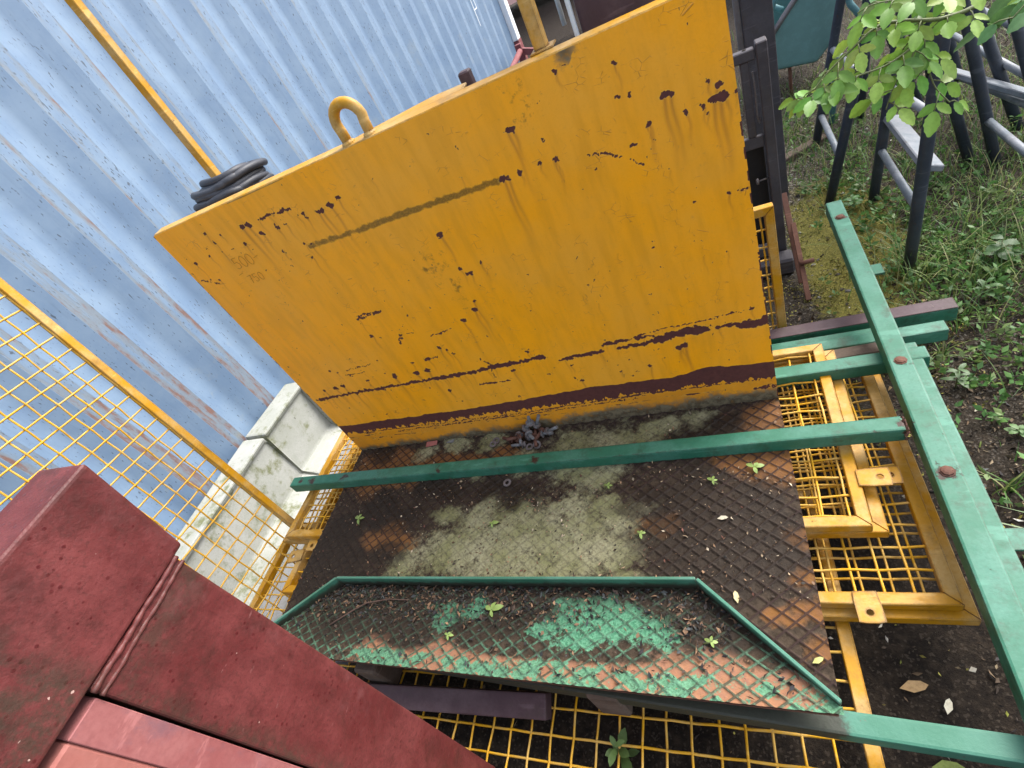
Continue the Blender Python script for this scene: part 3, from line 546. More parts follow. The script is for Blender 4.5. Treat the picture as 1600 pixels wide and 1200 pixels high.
# ================================================================== YELLOW STEEL PLATFORM
PF = thing('steel_platform', 'large upright yellow steel plate on a dirty chequer plate floor, with lifting loop', 'steel platform', (0.7, -0.3, -0.01))
def build_panel():
    xs = np.linspace(0, 1.4, 521); zs = np.linspace(0.0, 0.937, 351)
    X, Z, F = grid(xs, zs); rust = np.zeros_like(X); stain = np.zeros_like(X); px = 0.00165
    jx = (vnoise(X * 130, Z * 130, 21, 3, .7) - 0.5) * 0.016; jz = (vnoise(X * 130 + 50, Z * 130, 22, 3, .7) - 0.5) * 0.014
    U = X + jx; Vv = Z + jz
    def blob(x, z, rx, rz, amp=1.0):
        d = ((U - x) / rx) ** 2 + ((Vv - z) / rz) ** 2
        np.maximum(rust, amp * np.exp(-d * 0.7), out=rust)
    def run(x, z, ln, w, a):
        k = (Z < z) & (Z > z - ln) & (np.abs(X - x) < w * 4)
        dz = (z - Z[k]) / ln
        stain[k] = np.maximum(stain[k], a * (1 - dz) ** 1.3 * np.exp(-((X[k] - x - 0.002 * np.sin(dz * 9 + x * 80)) / (w * (0.6 + 0.5 * dz))) ** 2))
    q = np.random.RandomState(3)
    for (x, z, s) in SPOTS:
        r = s * px * 0.95
        blob(x, z, r * (0.9 + q.rand() * .8), r * (0.8 + q.rand() * .5))
        if s >= 2: run(x, z, 0.03 + 0.028 * s * q.rand() + (0.05 if s > 3 else 0), r * 0.75, 0.8)
    for pts, s in LINES:
        for (x0, z0), (x1, z1) in zip(pts, pts[1:]):
            L = math.hypot(x1 - x0, z1 - z0); n = max(2, int(L / 0.004))
            for i in range(n):
                t = i / n; w = s * px * (0.45 + 0.9 * q.rand())
                if q.rand() < 0.14: continue
                x = x0 + (x1 - x0) * t; z = z0 + (z1 - z0) * t + (q.rand() - .5) * px * s * .8
                blob(x, z, max(w, .0024) * 1.2, max(w * .75, .0020))
                if s >= 3 and q.rand() < 0.12: run(x, z, 0.03 + 0.06 * q.rand(), 0.003, 0.6)
    for i in range(420):      # pin-head chips
        x = q.rand() * 1.4; z = q.rand() * 0.93
        if z > 0.55 and q.rand() < .6 : continue
        blob(x, z, 0.0016 + 0.0022 * q.rand(), 0.0016 + 0.0018 * q.rand(), 0.75)
        if q.rand() < 0.1: run(x, z, 0.03 + 0.05 * q.rand(), 0.0025, 0.45)
    # primer band that lost its yellow, ragged lower edge
    bt = np.interp(X, [p[0] for p in BANDT], [p[1] for p in BANDT]) + (vnoise(X * 40, Z * 0 + 3, 31, 4) - .5) * .010
    bb = np.interp(X, [p[0] for p in BANDB], [p[1] for p in BANDB]) + (vnoise(X * 90, Z * 14, 32, 4, .7) - .5) * .044 - 0.006 - 0.008 * sstep(.3, 1.3, X)
    band = np.minimum(sstep(0, 0.004, bt - Z), sstep(-0.003, 0.005, Z - bb)); rust = np.maximum(rust, band)
    low = (vnoise(X * 16, Z * 170, 33, 4, .7) - 0.44) * 2.2 * sstep(0.035, 0.06, Z) * sstep(0.112, 0.085, Z); rust = np.maximum(rust, np.clip(low, 0, .62))
    for i in range(70):
        x = q.rand() * 1.4; run(x, np.interp(x, [p[0] for p in BANDB], [p[1] for p in BANDB]), 0.03 + 0.05 * q.rand(), 0.004, 0.55)
    stain = np.maximum(stain, sstep(0.115, 0.07, Z) * (0.22 + 0.5 * vnoise(X * 14, Z * 5, 34, 4)))
    gt = np.interp(X, [p[0] for p in GRIME], [p[1] for p in GRIME]) + 0.012
    grime = 0.9 * sstep(0.022, -0.03, Z - gt - (vnoise(X * 20, Z * 20, 35, 4) - .5) * .045)
    grime = np.maximum(grime, 0.8 * np.exp(-(((X - 1.15) / 0.022) ** 2 + ((Z - 0.937) / 0.03) ** 2)) * (vnoise(X * 60, Z * 60, 36, 3) > .35))
    wz = np.interp(X, [p[0] for p in WELD], [p[1] for p in WELD])
    mould = np.exp(-((Z - wz - 0.002) / 0.0085) ** 2) * ((X > 0.412) & (X < 0.966)) * (0.75 + 0.5 * vnoise(X * 30, Z * 30, 37, 3))
    mould = np.maximum(mould, 0.8 * np.exp(-((Z - wz + 0.002) / 0.0035) ** 2) * ((X > 0.42) & (X < 0.96)) * (vnoise(X * 22, Z * 3, 38, 3) > .45))
    for (cx, cz, w) in ((0.70, 0.63, .05), (0.73, 0.55, .03), (1.05, 0.9, 0.03)): mould = np.maximum(mould, .42 * np.exp(-(((X - cx) / w) ** 2 + ((Z - cz) / .07) ** 2)))
    rust = np.maximum(rust, 0.9 * np.exp(-((X - 1.4) / .0035) ** 2) * (vnoise(X * 0, Z * 45, 40, 4) > .50))
    rust = np.maximum(rust, 0.9 * np.exp(-((X) / .003) ** 2) * (vnoise(X * 0 + 5, Z * 45, 41, 4) > .60))
    Yw = (vnoise(X * 2.5, Z * 2.5, 42, 3) - .5) * 0.006
    V = np.stack([X, Yw - 0.003, Z], 1)
    mesh_np('face_plate', V, F[:, ::1], M['panel'], PF, smooth=True, attrs={'rust': rust, 'stain': stain, 'grime': grime, 'mould': mould}, off=PF.location)
build_panel()
b = MB(); b.box(0.001, 1.399, 0.003, 0.010, 0.0, 0.934); b.build('back_plate', M['yellow'], PF)
b = MB(); b.prism([(0.0, -0.002, 0.932), (1.4, -0.002, 0.932), (1.4, 0.030, 0.934), (0.93, 0.036, 0.934), (0.0, 0.036, 0.934)], (0, 0, 0.007), 0.0025); b.build('top_flange', M['yellow'], PF)
b = MB(); b.prism([(0.50, 0.037, 0.926), (0.925, 0.037, 0.926), (0.925, 0.112, 0.930), (0.84, 0.125, 0.930), (0.70, 0.085, 0.93)], (0, 0, 0.006), 0.002); b.build('gusset_plate', M['yellow'], PF)
b = MB(); b.box(0.895, 0.92, 0.155, 0.18, 0.70, 0.947, 0.003); tag(b.build('maroon_stub_post', M['maroon']), 'short dark maroon stub showing over the top edge of the yellow plate', 'post')
for x in (0.003, 1.391):
    b = MB(); b.box(x, x + .006, 0.012, 0.16, 0.0, 0.92); b.build('side_web', M['yellow'], PF)
b = MB(); b.box(0.090, 0.113, 0.20, 0.223, -0.4, 2.15, 0.002); b.build('post', M['yellow'], PF)
b = MB(); b.box(1.092, 1.116, 0.040, 0.064, 0.60, 2.15, 0.002); b.box(1.084, 1.128, 0.030, 0.072, 0.9405, 0.9445, 0.0015); b.build('post', M['yellow'], PF)
lp = [(0.668, 0.016, 0.935), (0.6665, 0.018, 0.965)] + [(0.697 - 0.033 * math.cos(a), 0.02, 0.975 + 0.036 * math.sin(a)) for a in np.linspace(0.1, math.pi - 0.1, 12)] + [(0.7275, 0.018, 0.965), (0.726, 0.016, 0.935)]
b = MB(); b.tube(lp, 0.0112, 14)
for x in (0.668, 0.726): b.lathe((x, 0.016, 0.939), (0, 0, 1), [(0, .016), (.004, .015), (.009, .0098)], 12)
b.build('lifting_loop', M['yellow'], PF)
# pencilled figures on the plate
def strokes(b, segs, ox, oz, s, w=0.0011):
    for st in segs:
        for (p, q_) in zip(st, st[1:]):
            a = Vector((ox + p[0] * s, -0.0062, oz + p[1] * s)); c = Vector((ox + q_[0] * s, -0.0062, oz + q_[1] * s))
            b.bar(a, c, w, 0.0006, up=(0, 1, 0))
G5 = [[(.9, 1.5), (.2, 1.5), (.15, .85), (.6, .95), (.85, .6), (.75, .15), (.3, 0), (.05, .2)]]
G0 = [[(.5, 1.5), (.15, 1.2), (.05, .6), (.25, .1), (.55, 0), (.85, .3), (.95, .9), (.8, 1.35), (.5, 1.5)]]
G7 = [[(.05, 1.4), (.5, 1.45), (.9, 1.5), (.6, .8), (.4, 0)], [(.3, .75), (.8, .85)]]
DASH = [[(.1, .7), (.9, .85)]]
b = MB()
def put(g, ox, oz, s): strokes(b, g, ox, oz, s)
for k, g in enumerate((G5, G0, G0, DASH)): put(g, 0.168 + k * 0.024, 0.782, 0.021)
for k, g in enumerate((G7, G5, G0)): put(g, 0.172 + k * 0.019, 0.735, 0.0155)
put(DASH, 0.152, 0.752, 0.021)
b.build('pencil_writing', M['scratch'], PF)

# chequer plate floor
def lozenge(X, Y, dx, dy, w):
    u = X / dx + Y / dy; v = X / dx - Y / dy
    du = np.abs(u - np.round(u)); dv = np.abs(v - np.round(v))
    d = np.minimum(du, dv) / math.hypot(1 / dx, 1 / dy)
    return sstep(w, w * 0.35, d)
def field(X, Y, pts, r):
    f = np.zeros_like(X); k0 = len(pts)
    X, Y = X + (vnoise(X * 16 + k0, Y * 16, 81, 4, .6) - .5) * .085, Y + (vnoise(X * 16 + 40, Y * 16 + k0, 82, 4, .6) - .5) * .075
    for p in pts:
        s = p[2] if len(p) > 2 else 1.0
        f = np.maximum(f, np.exp(-(((X - p[0]) / (r * 1.5 * s)) ** 2 + ((Y - p[1]) / (r * s)) ** 2)))
    return f
def build_floor():
    xs = np.linspace(0, 1.4, 701); ys = np.linspace(-0.70, -0.003, 349); X, Y, F = grid(xs, ys)
    rib = lozenge(X, Y, 0.041, 0.0335, 0.0032)
    silt = field(X, Y, [(.70, -.40, 2.2), (.86, -.40, 1.9), (.56, -.42, 1.5), (.75, -.47, 1.6), (.50, -.285, .5), (.60, -.283, .5), (.72, -.285, .5), (.84, -.29, .5), (.96, -.29, .5), (1.06, -.30, .4), (.40, -.457, .8), (.54, -.40, 1), (.66, -.42, 1.2), (.78, -.40, 1.3), (.88, -.37, 1.2), (.98, -.41, 1.0), (1.0, -.33, .8), (.88, -.31, .9), (.60, -.31, .7), (.46, -.30, .5), (.72, -.33, 1), (.60, -.36, .8), (.697, -.125, .7), (.83, -.15, 1), (.92, -.20, .8), (.524, -.15, .6), (1.04, -.11, .7), (.95, -.08, 1), (.85, -.09, 1), (1.10, -.06, .7), (.30, -.05, .6), (.55, -.035, .6), (1.2, -.03, .5), (.42, -.03, .5), (.85, -.49, .8), (.7, -.5, .8), (1.02, -.50, .7)], 0.070)
    silt *= 0.55 + 0.6 * vnoise(X * 11, Y * 11, 51, 4)
    dark = field(X, Y, [(1.18, -.40, 1.7), (1.27, -.42, 1.5), (1.30, -.36, 1.2), (1.16, -.31, 1), (1.07, -.30, .7), (.06, -.42, 1.4), (.10, -.34, 1.1), (.16, -.44, 1), (.22, -.28, .9), (.33, -.30, .8), (.30, -.42, .7), (.19, -.25, .7), (.45, -.22, .7), (.60, -.22, .7), (.05, -.50, 1.2), (1.22, -.47, 1.2), (1.32, -.28, .7), (1.2, -.24, .6), (1.24, -.10, 1), (1.15, -.13, .7), (.12, -.03, .7), (.38, -.20, .7), (.7, -.245, .6), (.2, -.52, 1)], 0.062)
    dark *= 0.7 + 0.5 * vnoise(X * 9 + 3, Y * 9, 52, 4)
    bare = field(X, Y, [(1.35, -.05, 1), (1.385, -.15, 1.1), (1.36, -.22, 1), (1.33, -.16, .9), (1.28, -.19, .8), (.05, -.13, 1), (.12, -.17, 1), (.2, -.15, 1), (.28, -.13, 1), (.40, -.10, .9), (.52, -.11, .7), (.27, -.365, .8), (.34, -.39, .7), (.30, -.33, .6), (1.395, -.4, .45), (1.395, -.55, .5), (1.385, -.62, .45), (1.395, -.48, .4), (1.34, -.57, .3), (1.06, -.35, .5), (1.1, -.36, .5), (.1, -.08, 1), (.2, -.07, .9), (.62, -.09, .6)], 0.06)
    bare *= 0.75 + 0.4 * vnoise(X * 14, Y * 14, 53, 3)
    rag = 0.03 * sstep(1.36, 1.4, X)
    sil2 = sstep(.3, .8, silt)
    Z = np.maximum(rib * 0.0032, sil2 * (0.0018 + 0.0045 * vnoise(X * 55, Y * 55, 54, 4, .65))) + 0.003 * (vnoise(X * 3, Y * 3, 55, 2) - .5)
    Z += (dark > .4) * 0.0018 * vnoise(X * 80, Y * 80, 56, 3)
    mesh_np('floor_plate', np.stack([X, Y, Z], 1), F, M['floor'], PF, smooth=True, attrs={'silt': silt, 'wet': dark, 'bare': bare, 'rib': rib}, off=PF.location)
    b = MB(); b.box(0.001, 1.399, -0.699, 0.002, -0.009, -0.004); b.build('floor_edge', M['rust'], PF)
build_floor()

# ================================================================== YELLOW MESH PANELS
def woven(b, w, d, ox, oy, z, pitch=0.05, r=0.0028, n=5, crimp=0.0026):
    nx = int(round(w / pitch)); ny = int(round(d / pitch))
    xs = [ox + (w - nx * pitch) / 2 + i * pitch for i in range(nx + 1)]; ys = [oy + (d - ny * pitch) / 2 + i * pitch for i in range(ny + 1)]
    def wire(fix, run, lo, hi, alongx, par):
        pts = [lo] + [c for c in run if lo < c < hi] + [hi]; P = []
        for k, c in enumerate(pts):
            zz = z + (crimp if (k + par) % 2 else -crimp)
            if k in (0, len(pts) - 1): P.append((c, zz))
            else: P += [(c - pitch * .2, zz * .6 + z * .4), (c, zz), (c + pitch * .2, zz * .6 + z * .4)]
        wob = rng.uniform(-.0015, .0015); bow = rng.uniform(-.003, .003); sag = rng.uniform(-.002, .002)
        def dv(c): return wob + bow * math.sin((c - lo) / (hi - lo) * 3.14 * 2) + rng.uniform(-.0004, .0004)
        b.tube([(c, fix + dv(c), q + sag) if alongx else (fix + dv(c), c, q + sag) for c, q in P], r, n, cap=False)
    for j, y in enumerate(ys): wire(y, xs, ox, ox + w, True, j)
    for i, x in enumerate(xs): wire(x, ys, oy, oy + d, False, i + 1)
def lug(b, x, y, z, dx, dy, w=0.045, l=0.062, t=0.004):
    """flat fixing lug with a bolt hole, pointing along (dx,dy)"""
    d = Vector((dx, dy, 0)).normalized(); s = Vector((-d.y, d.x, 0)); c = Vector((x, y, z))
    hc = c + d * (l * 0.68); n = 14; rr = 0.0065
    out = [c - s * w / 2, c + d * l - s * w / 2, c + d * l + s * w / 2, c + s * w / 2]
    ring = [hc + (d * math.cos(2 * math.pi * k / n) + s * math.sin(2 * math.pi * k / n)) * rr for k in range(n)]
    # plate as a fan of quads between the hole and the outline
    def outer(k):
        a = 2 * math.pi * k / n; ca, sa = math.cos(a), math.sin(a)
        ext = l - l * 0.68 if ca > 0 else l * 0.68
        m = min(ext / max(abs(ca), 1e-6), (w / 2) / max(abs(sa), 1e-6)); return hc + (d * ca + s * sa) * m
    O = [outer(k) for k in range(n)]; Zt = Vector((0, 0, t))
    vs = [tuple(p) for p in ring] + [tuple(p) for p in O] + [tuple(p + Zt) for p in ring] + [tuple(p + Zt) for p in O]; fs = []
    for k in range(n):
        k2 = (k + 1) % n
        fs += [(k, k2, n + k2, n + k), (2 * n + k, 3 * n + k, 3 * n + k2, 2 * n + k2), (k, 2 * n + k, 2 * n + k2, k2), (n + k, n + k2, 3 * n + k2, 3 * n + k)]
    b._add(vs, fs)
FR = 0.025
def mesh_panel(label, w, d, loc, rot, lugs=(), fr=FR, group='yellow mesh panels', matf=None):
    """frame lies from (0,0) to (w,d), top face at z=0"""
    r = thing('mesh_panel', label, 'mesh panel', loc, group); r.rotation_euler = rot
    Z0 = Vector((0, 0, 0)); m = matf or M['yellow']
    b = MB(); h = 0.0
    for pts in ([(0, 0), (w, 0), (w - fr, fr), (fr, fr)], [(w, 0), (w, d), (w - fr, d - fr), (w - fr, fr)], [(w, d), (0, d), (fr, d - fr), (w - fr, d - fr)], [(0, d), (0, 0), (fr, fr), (fr, d - fr)]):
        b.prism([(x, y, -fr) for x, y in pts], (0, 0, fr), 0.0016)
    b.build('frame', m, r, Z0)
    b = MB(); woven(b, w - 2 * fr + 0.004, d - 2 * fr + 0.004, fr - 0.002, fr - 0.002, -fr / 2); b.build('wire_mesh', M['wire'], r, Z0)
    for (x, y, dx, dy) in lugs:
        b = MB(); lug(b, x, y, 0.0005, dx, dy); b.build('lug', m, r, Z0)
    return r
# P1, P2 the smaller pair on top; P3, P4 the wide pair below them; P5 lowest
mesh_panel('small yellow mesh panel uppermost of the flat stack sticking out under the platform', 1.72, 0.56, (-0.196, -0.338, -0.020), (0, 0, R(-0.8)), [(1.715, 0.115, 1, 0)])
mesh_panel('second small yellow mesh panel, its edge showing just right of the uppermost one', 1.785, 0.555, (-0.232, -0.340, -0.0465), (0, 0, R(-0.7)), [(1.775, 0.135, 1, 0), (0.16, 0.022, 0.05, -1)])
mesh_panel('wide yellow mesh panel with a holed lug on its front rail', 1.783, 0.70, (-0.147, -0.510, -0.073), (0, 0, R(0.35)), [(1.63, 0.024, 0.03, -1), (0.022, 0.13, -1, -.15)])
mesh_panel('wide yellow mesh panel directly under the other wide one, lowest right frame corner', 1.79, 0.715, (-0.132, -0.530, -0.0995), (0, 0, R(0.5)))
mesh_panel('large pale yellow mesh panel lying lowest in the soil at the front', 1.79, 0.70, (-0.335, -0.918, -0.130), (0, 0, R(0.7)))
# the panel standing on the pavement and leaning left of the platform
u = Vector((0.1853, -0.1126, -0.9762)).normalized(); v = Vector((0.0204, -0.9769, 0.1463)); v = (v - u * v.dot(u)).normalized()
O = Vector((-0.4746, -0.1437, 0.9315)); w_ = u.cross(v)
r = mesh_panel('yellow mesh panel standing upright on the pavement in front of the container', 1.75, 1.00, (0, 0, 0), (0, 0, 0))
base = O + u * (0.05 * 28.5) - v * 0.027 - w_ * 0.0125
mw = Matrix((( -u.x, v.x, -w_.x, base.x), (-u.y, v.y, -w_.y, base.y), (-u.z, v.z, -w_.z, base.z), (0, 0, 0, 1)))
r.matrix_world = mw
mesh_panel('narrow yellow mesh panel standing upright behind the right end of the yellow plate', 0.42, 0.50, (1.05, 0.40, -0.20), (R(88), 0, R(1.5)))

# ================================================================== GREEN FRAMES AND LOOSE BARS
def boltm(b, c, r=0.011, h=0.006):
    b.lathe(c, (0, 0, 1), [(0, r * 1.25), (0.0015, r * 1.25), (0.0016, r), (h * .7, r * .95), (h, r * .55), (h + .0005, 0)], 8)
G1 = thing('square_tube_frame', 'light green square tube frame lying across the platform, rusty bolt heads on its right bar', 'steel frame', (1.65, -0.1, 0.0), 'green steel frames')
ub = (0, 0, 1)
b = MB(); b.bar((1.677, 0.806, 0.018), (1.650, -1.25, 0.018), 0.047, 0.044, ub, 0.005, 2); b.build('long_bar', M['green'], G1)
b = MB(); b.bar((1.627, -0.151, 0.019), (-0.235, -0.148, 0.019), 0.040, 0.040, ub, 0.005, 2); b.build('cross_bar', M['green'], G1)
for y in (0.70, 0.032, -0.283, -0.92):
    x = 1.650 + (y + 1.25) * 0.0131
    b = MB(); boltm(b, (x, y, 0.0400)); b.build('bolt_head', M['rust'], G1)
b = MB()
for i in range(26):
    a = rng.uniform(0, 6.28); q = Vector((1.629 + rng.uniform(-.004, .002), -0.151 + rng.uniform(-.022, .022), 0.019 + rng.uniform(-.02, .021))); b.lathe(q, (0, 0, 1), [(-.004, 0.001), (0, .0045), (.004, .001)], 6)
b.build('weld_bead', M['rust'], G1)
G2 = thing('square_tube_frame', 'second light green tube frame lying under and just right of the upper one', 'steel frame', (1.7, 0.0, -0.05), 'green steel frames')
b = MB(); b.bar((1.703, 0.135, -0.028), (1.693, -1.25, -0.028), 0.047, 0.044, ub, 0.005, 2); b.build('long_bar', M['green'], G2)
b = MB(); b.bar((1.740, 0.094, -0.024), (0.3, 0.09, -0.024), 0.042, 0.040, ub, 0.005, 2); b.build('cross_bar', M['green'], G2)
b = MB(); b.bar((1.668, -0.736, -0.0305), (-0.22, -0.655, -0.0305), 0.038, 0.040, ub, 0.005, 2); b.build('cross_bar', M['grimyshadedgreen'], G2)
for y in (0.46, -0.40):
    b = MB(); b.box(1.69, 1.752, y - .022, y + .022, -0.018, -0.012, 0.001) if y < 0 else b.box(1.672, 1.735, y - .024, y + .024, -0.015, -0.009, 0.001)
    b.build('tab', M['green'], G2 if y < 0 else G1)
b = MB(); b.bar((1.832, 0.259, -0.105), (0.4, 0.232, -0.095), 0.041, 0.041, ub, 0.004, 2); tag(b.build('green_bar', M['green']), 'light green square bar with a bare end, lying in front of the purple topped bar', 'steel bar')
b = MB(); b.bar((1.70, 0.305, -0.118), (0.5, 0.30, -0.11), 0.03, 0.02, ub, 0.002); tag(b.build('flat_bar', M['green']), 'thin green flat bar squeezed between the green bar and the purple topped bar', 'steel bar')
r = thing('purple_bar', 'dull purple topped bar with a green side, farthest bar on the soil', 'steel bar', (1.2, 0.34, -0.1))
b = MB(); b.bar((1.888, 0.372, -0.138), (0.3, 0.352, -0.125), 0.046, 0.046, ub, 0.004, 2); b.build('bar_body', M['green'], r)
b = MB(); b.bar((1.888, 0.373, -0.1138), (0.3, 0.353, -0.1008), 0.0455, 0.002, ub, 0.0008); b.build('bar_top', M['maroon'], r)
r = thing('packing_block', 'small weathered timber block on the end rails of the mesh panels', 'timber block', (1.6, 0.17, -0.07))
b = MB(); b.bar((1.50, 0.176, -0.062), (1.66, 0.182, -0.062), 0.04, 0.022, ub, 0.003); b.build('block_body', M['timber'], r)
b = MB(); b.bar((0.835, -0.735, -0.098), (0.20, -0.765, -0.098), 0.052, 0.036, (0, -0.35, 1), 0.004, 2); tag(b.build('maroon_bar', M['maroon']), 'dark maroon square bar lying on the lowest mesh panel in front of the green tray', 'steel bar')
for k, (x, y) in enumerate(((0.36, -0.70), (0.98, -0.70))):
    b = MB(); b.box(x - .035, x + .035, y - .03, y + .03, -0.128, -0.012, 0.006); tag(b.build('timber_packer', M['timber']), ['left timber packer under the front edge of the green tray', 'right timber packer under the front edge of the green tray'][k], 'timber block', 'timber packers under the tray')
b = MB(); b.tube([(-0.06, -0.56, -0.40), (-0.02, -0.9, -0.40)], 0.055, 20); tag(b.build('drain_pipe', M['pipe']), 'short dark grey pipe on the pavement below the left end of the mesh panels', 'pipe')

# ================================================================== GREEN TRAY
TR = thing('green_tray', 'green chequer plate tray with upturned edges, full of leaf dirt, on the platform front', 'tray', (0.7, -0.62, 0.0))
def tz(y): return 0.012 + (-(y) - 0.52) / 0.205 * 0.034
TP = [(0.205, -0.519), (1.182, -0.512), (1.396, -0.716), (1.392, -0.729), (0.30, -0.722), (-0.02, -0.712)]
def build_tray():
    xs = np.linspace(-0.02, 1.40, 631); ys = np.linspace(-0.728, -0.514, 97); X, Y, F = grid(xs, ys)
    top = np.interp(X, [-0.02, 0.205, 1.182, 1.396], [-0.712, -0.5195, -0.5125, -0.716]); bot = np.interp(X, [-0.02, 0.3, 1.396], [-0.713, -0.722, -0.7285])
    T = (Y + 0.728) / 0.214; Y2 = bot + (top - bot) * np.clip(T, 0, 1)
    keep = (top - bot)[F].max(1) > 0.004; F = F[keep]; Y = Y2
    rib = lozenge(X + 0.01, Y, 0.041, 0.0305, 0.0032)
    litter = np.maximum(sstep(-0.62, -0.53, Y) * 0.8, field(X, Y, [(.25, -.60, 1.6), (.45, -.60, 1.5), (.62, -.60, 1.2), (.75, -.60, 1), (.5, -.65, 1), (1.2, -.60, 1), (1.14, -.56, 1), (.85, -.57, .8)], .05)) * (0.65 + 0.6 * vnoise(X * 13, Y * 13, 61, 4))
    litter *= sstep(-0.715, -0.68, Y)
    grn = field(X, Y, [(.60, -.59, .9), (.66, -.57, .7), (1.05, -.58, 1.1), (1.0, -.61, 1.0), (1.10, -.60, .8), (.93, -.58, 1), (.95, -.63, .9), (.86, -.61, .6), (1.0, -.56, 1)], .045) * (0.6 + .6 * vnoise(X * 15, Y * 15, 62, 3))
    cell = np.sin(np.floor(X / .041 + Y / .0305) * 12.9898 + np.floor(X / .041 - Y / .0305) * 78.233) * 43758.5453; cell = cell - np.floor(cell)
    grn = np.maximum(grn, sstep(-0.66, -0.70, Y) * (.25 + .62 * cell) * sstep(.28, .40, X))
    bare = 0.9 * sstep(-0.66, -0.70, Y) * sstep(.25, .5, X) + field(X, Y, [(1.22, -.66, 1), (1.15, -.68, 1), (1.3, -.69, .8), (.42, -.67, .7), (.6, -.68, .8)], .05) * .7
    litter *= (1 - .75 * np.clip(grn, 0, 1))
    Z = tz(Y) + rib * 0.0030 + np.clip(litter, 0, 1) * 0.006 * vnoise(X * 70, Y * 70, 63, 4, .65)
    mesh_np('tray_floor', np.stack([X, Y, Z], 1), F, M['tray'], TR, smooth=True, attrs={'silt': np.zeros_like(X), 'wet': np.clip(litter, 0, 1), 'bare': bare, 'rib': rib, 'green': grn}, off=TR.location)
build_tray()
b = MB()
for (p, q_) in ((TP[0], TP[1]), (TP[1], TP[2]), (TP[5], TP[0])):
    a = Vector((p[0], p[1], tz(p[1]) - .004)); c = Vector((q_[0], q_[1], tz(q_[1]) - .004)); d = (c - a); sd = Vector((-d.y, d.x, 0)).normalized() * 0.007
    h = Vector((0, 0, 0.047)); hc = Vector((0, 0, 0.047 if q_[0] < 1.3 else 0.020)); ha = Vector((0, 0, 0.047 if p[0] > 0 else 0.02))
    b.hexa([tuple(x) for x in (a, c, c + sd, a + sd, a + ha, c + hc, c + sd + hc, a + sd + ha)], 0.0015)
rim = b.build('tray_rim', M['rim'], TR)
at_ = rim.data.attributes.new('mud', 'FLOAT', 'POINT')
for i_, v_ in enumerate(rim.data.vertices): at_.data[i_].value = 1.15 if v_.co.z < tz(v_.co.y + TR.location.y) + 0.012 else 0.12
b = MB(); b.prism([(x, y, tz(y) - 0.0105) for x, y in TP], (0, 0, 0.006), 0.0); b.build('tray_underside', M['rust'], TR)

# ================================================================== RED POST IN THE FOREGROUND
RP = thing('red_steel_post', 'heavy dark red steel post with a thick welded head, wet and speckled, close in front', 'steel post', (0.65, -0.9, -0.128))
b = MB()
b.hexa([(0.60, -1.45, 0.762), (0.720, -1.45, 0.762), (0.720, -0.805, 0.777), (0.60, -0.805, 0.777), (0.625, -1.45, 0.908), (0.720, -1.45, 0.908), (0.720, -0.788, 0.919), (0.636, -0.790, 0.922)], 0.005, 3); b.build('post_head', M['red'], RP)
b = MB(); b.hexa([(0.58, -0.962, -0.128), (0.7175, -0.962, -0.128), (0.7175, -0.857, -0.128), (0.58, -0.857, -0.128), (0.58, -0.959, 0.772), (0.7175, -0.959, 0.772), (0.7175, -0.820, 0.772), (0.58, -0.820, 0.772)], 0.004, 3); b.build('post_shaft', M['red'], RP)
b = MB()
for (zo, rr, a) in ((0.767, 0.0036, 0.0), (0.757, 0.0030, 2.0)):
    pts = []
    for i in range(60):
        y = -0.960 + i * 0.141 / 59; pts.append((0.7172 + 0.0004 * math.sin(i * .5 + a), y, zo + (y + .96) * 0.05 + 0.0006 * math.sin(i * .23 + a)))
    b.tube(pts, [rr * (0.9 + 0.12 * math.sin(i * .9 + a) + .1 * rng.random()) for i in range(60)], 8)
b.build('weld_seam', M['red'], RP)
b = MB(); b.box(0.58, 0.7160, -1.0, -0.9628, -0.128, 0.761, 0.001); b.build('stiffener', M['pink'], RP)
b = MB(); b.box(0.58, 0.7150, -1.30, -1.0, -0.128, 0.7595, 0.003); b.build('edge_highlight_strip', M['coral'], RP)  # bright colour stands in for the highlight along the rounded edge

# ================================================================== THINGS BEHIND THE PLATE
r = thing('maroon_box', 'dull maroon steel box showing above the right end of the yellow plate', 'steel box', (1.35, 0.3, 0.0))
b = MB(); b.box(1.152, 1.375, 0.20, 0.50, 0.20, 1.40, 0.008, 2); b.build('box_body', M['maroon'], r)
b = MB(); b.box(1.139, 1.147, 0.19, 0.205, 0.3, 1.42, 0.002); b.build('corner_strip', M['paleblue'], r)
r = thing('dark_steel_rack', 'dark grey steel rack frame with a holed top bar, right behind the yellow plate', 'rack', (1.48, 0.9, -0.2))
b = MB(); b.box(1.502, 1.535, 0.88, 0.925, -0.225, 0.578, 0.003); b.build('post', M['rack'], r)
b = MB(); b.box(1.20, 1.4995, 0.885, 0.915, 0.535, 0.566, 0.003); b.build('top_bar', M['rack'], r)
b = MB(); b.cyl((1.472, 0.90, 0.560), (1.472, 0.90, 0.5675), 0.006, 12); b.build('bolt_hole', M['hole'], r)
b = MB(); b.box(1.455, 1.480, 0.89, 0.91, 0.30, 0.534, 0.002); b.box(1.20, 1.4995, 0.89, 0.91, 0.26, 0.298, 0.002); b.build('side_plate', M['rack'], r)
b = MB(); b.tube([(1.488, .896, .50), (1.490, .893, .47), (1.488, .893, .36), (1.492, .896, .34), (1.498, .9, .35)], 0.003, 6); b.build('wire_hook', M['galv'], r)
b = MB(); b.cyl((1.502, 0.90, 0.14), (1.470, 0.895, 0.14), 0.003, 8); b.lathe((1.470, .895, .14), (-1, 0, 0), [(0, .004), (.001, .011), (.008, .011), (.010, .004)], 10); b.build('knob', M['galv'], r)
b = MB(); b.box(1.20, 1.4995, 0.93, 0.96, -0.20, 0.25, 0.002); b.build('back_plate', M['darkgap'], r)
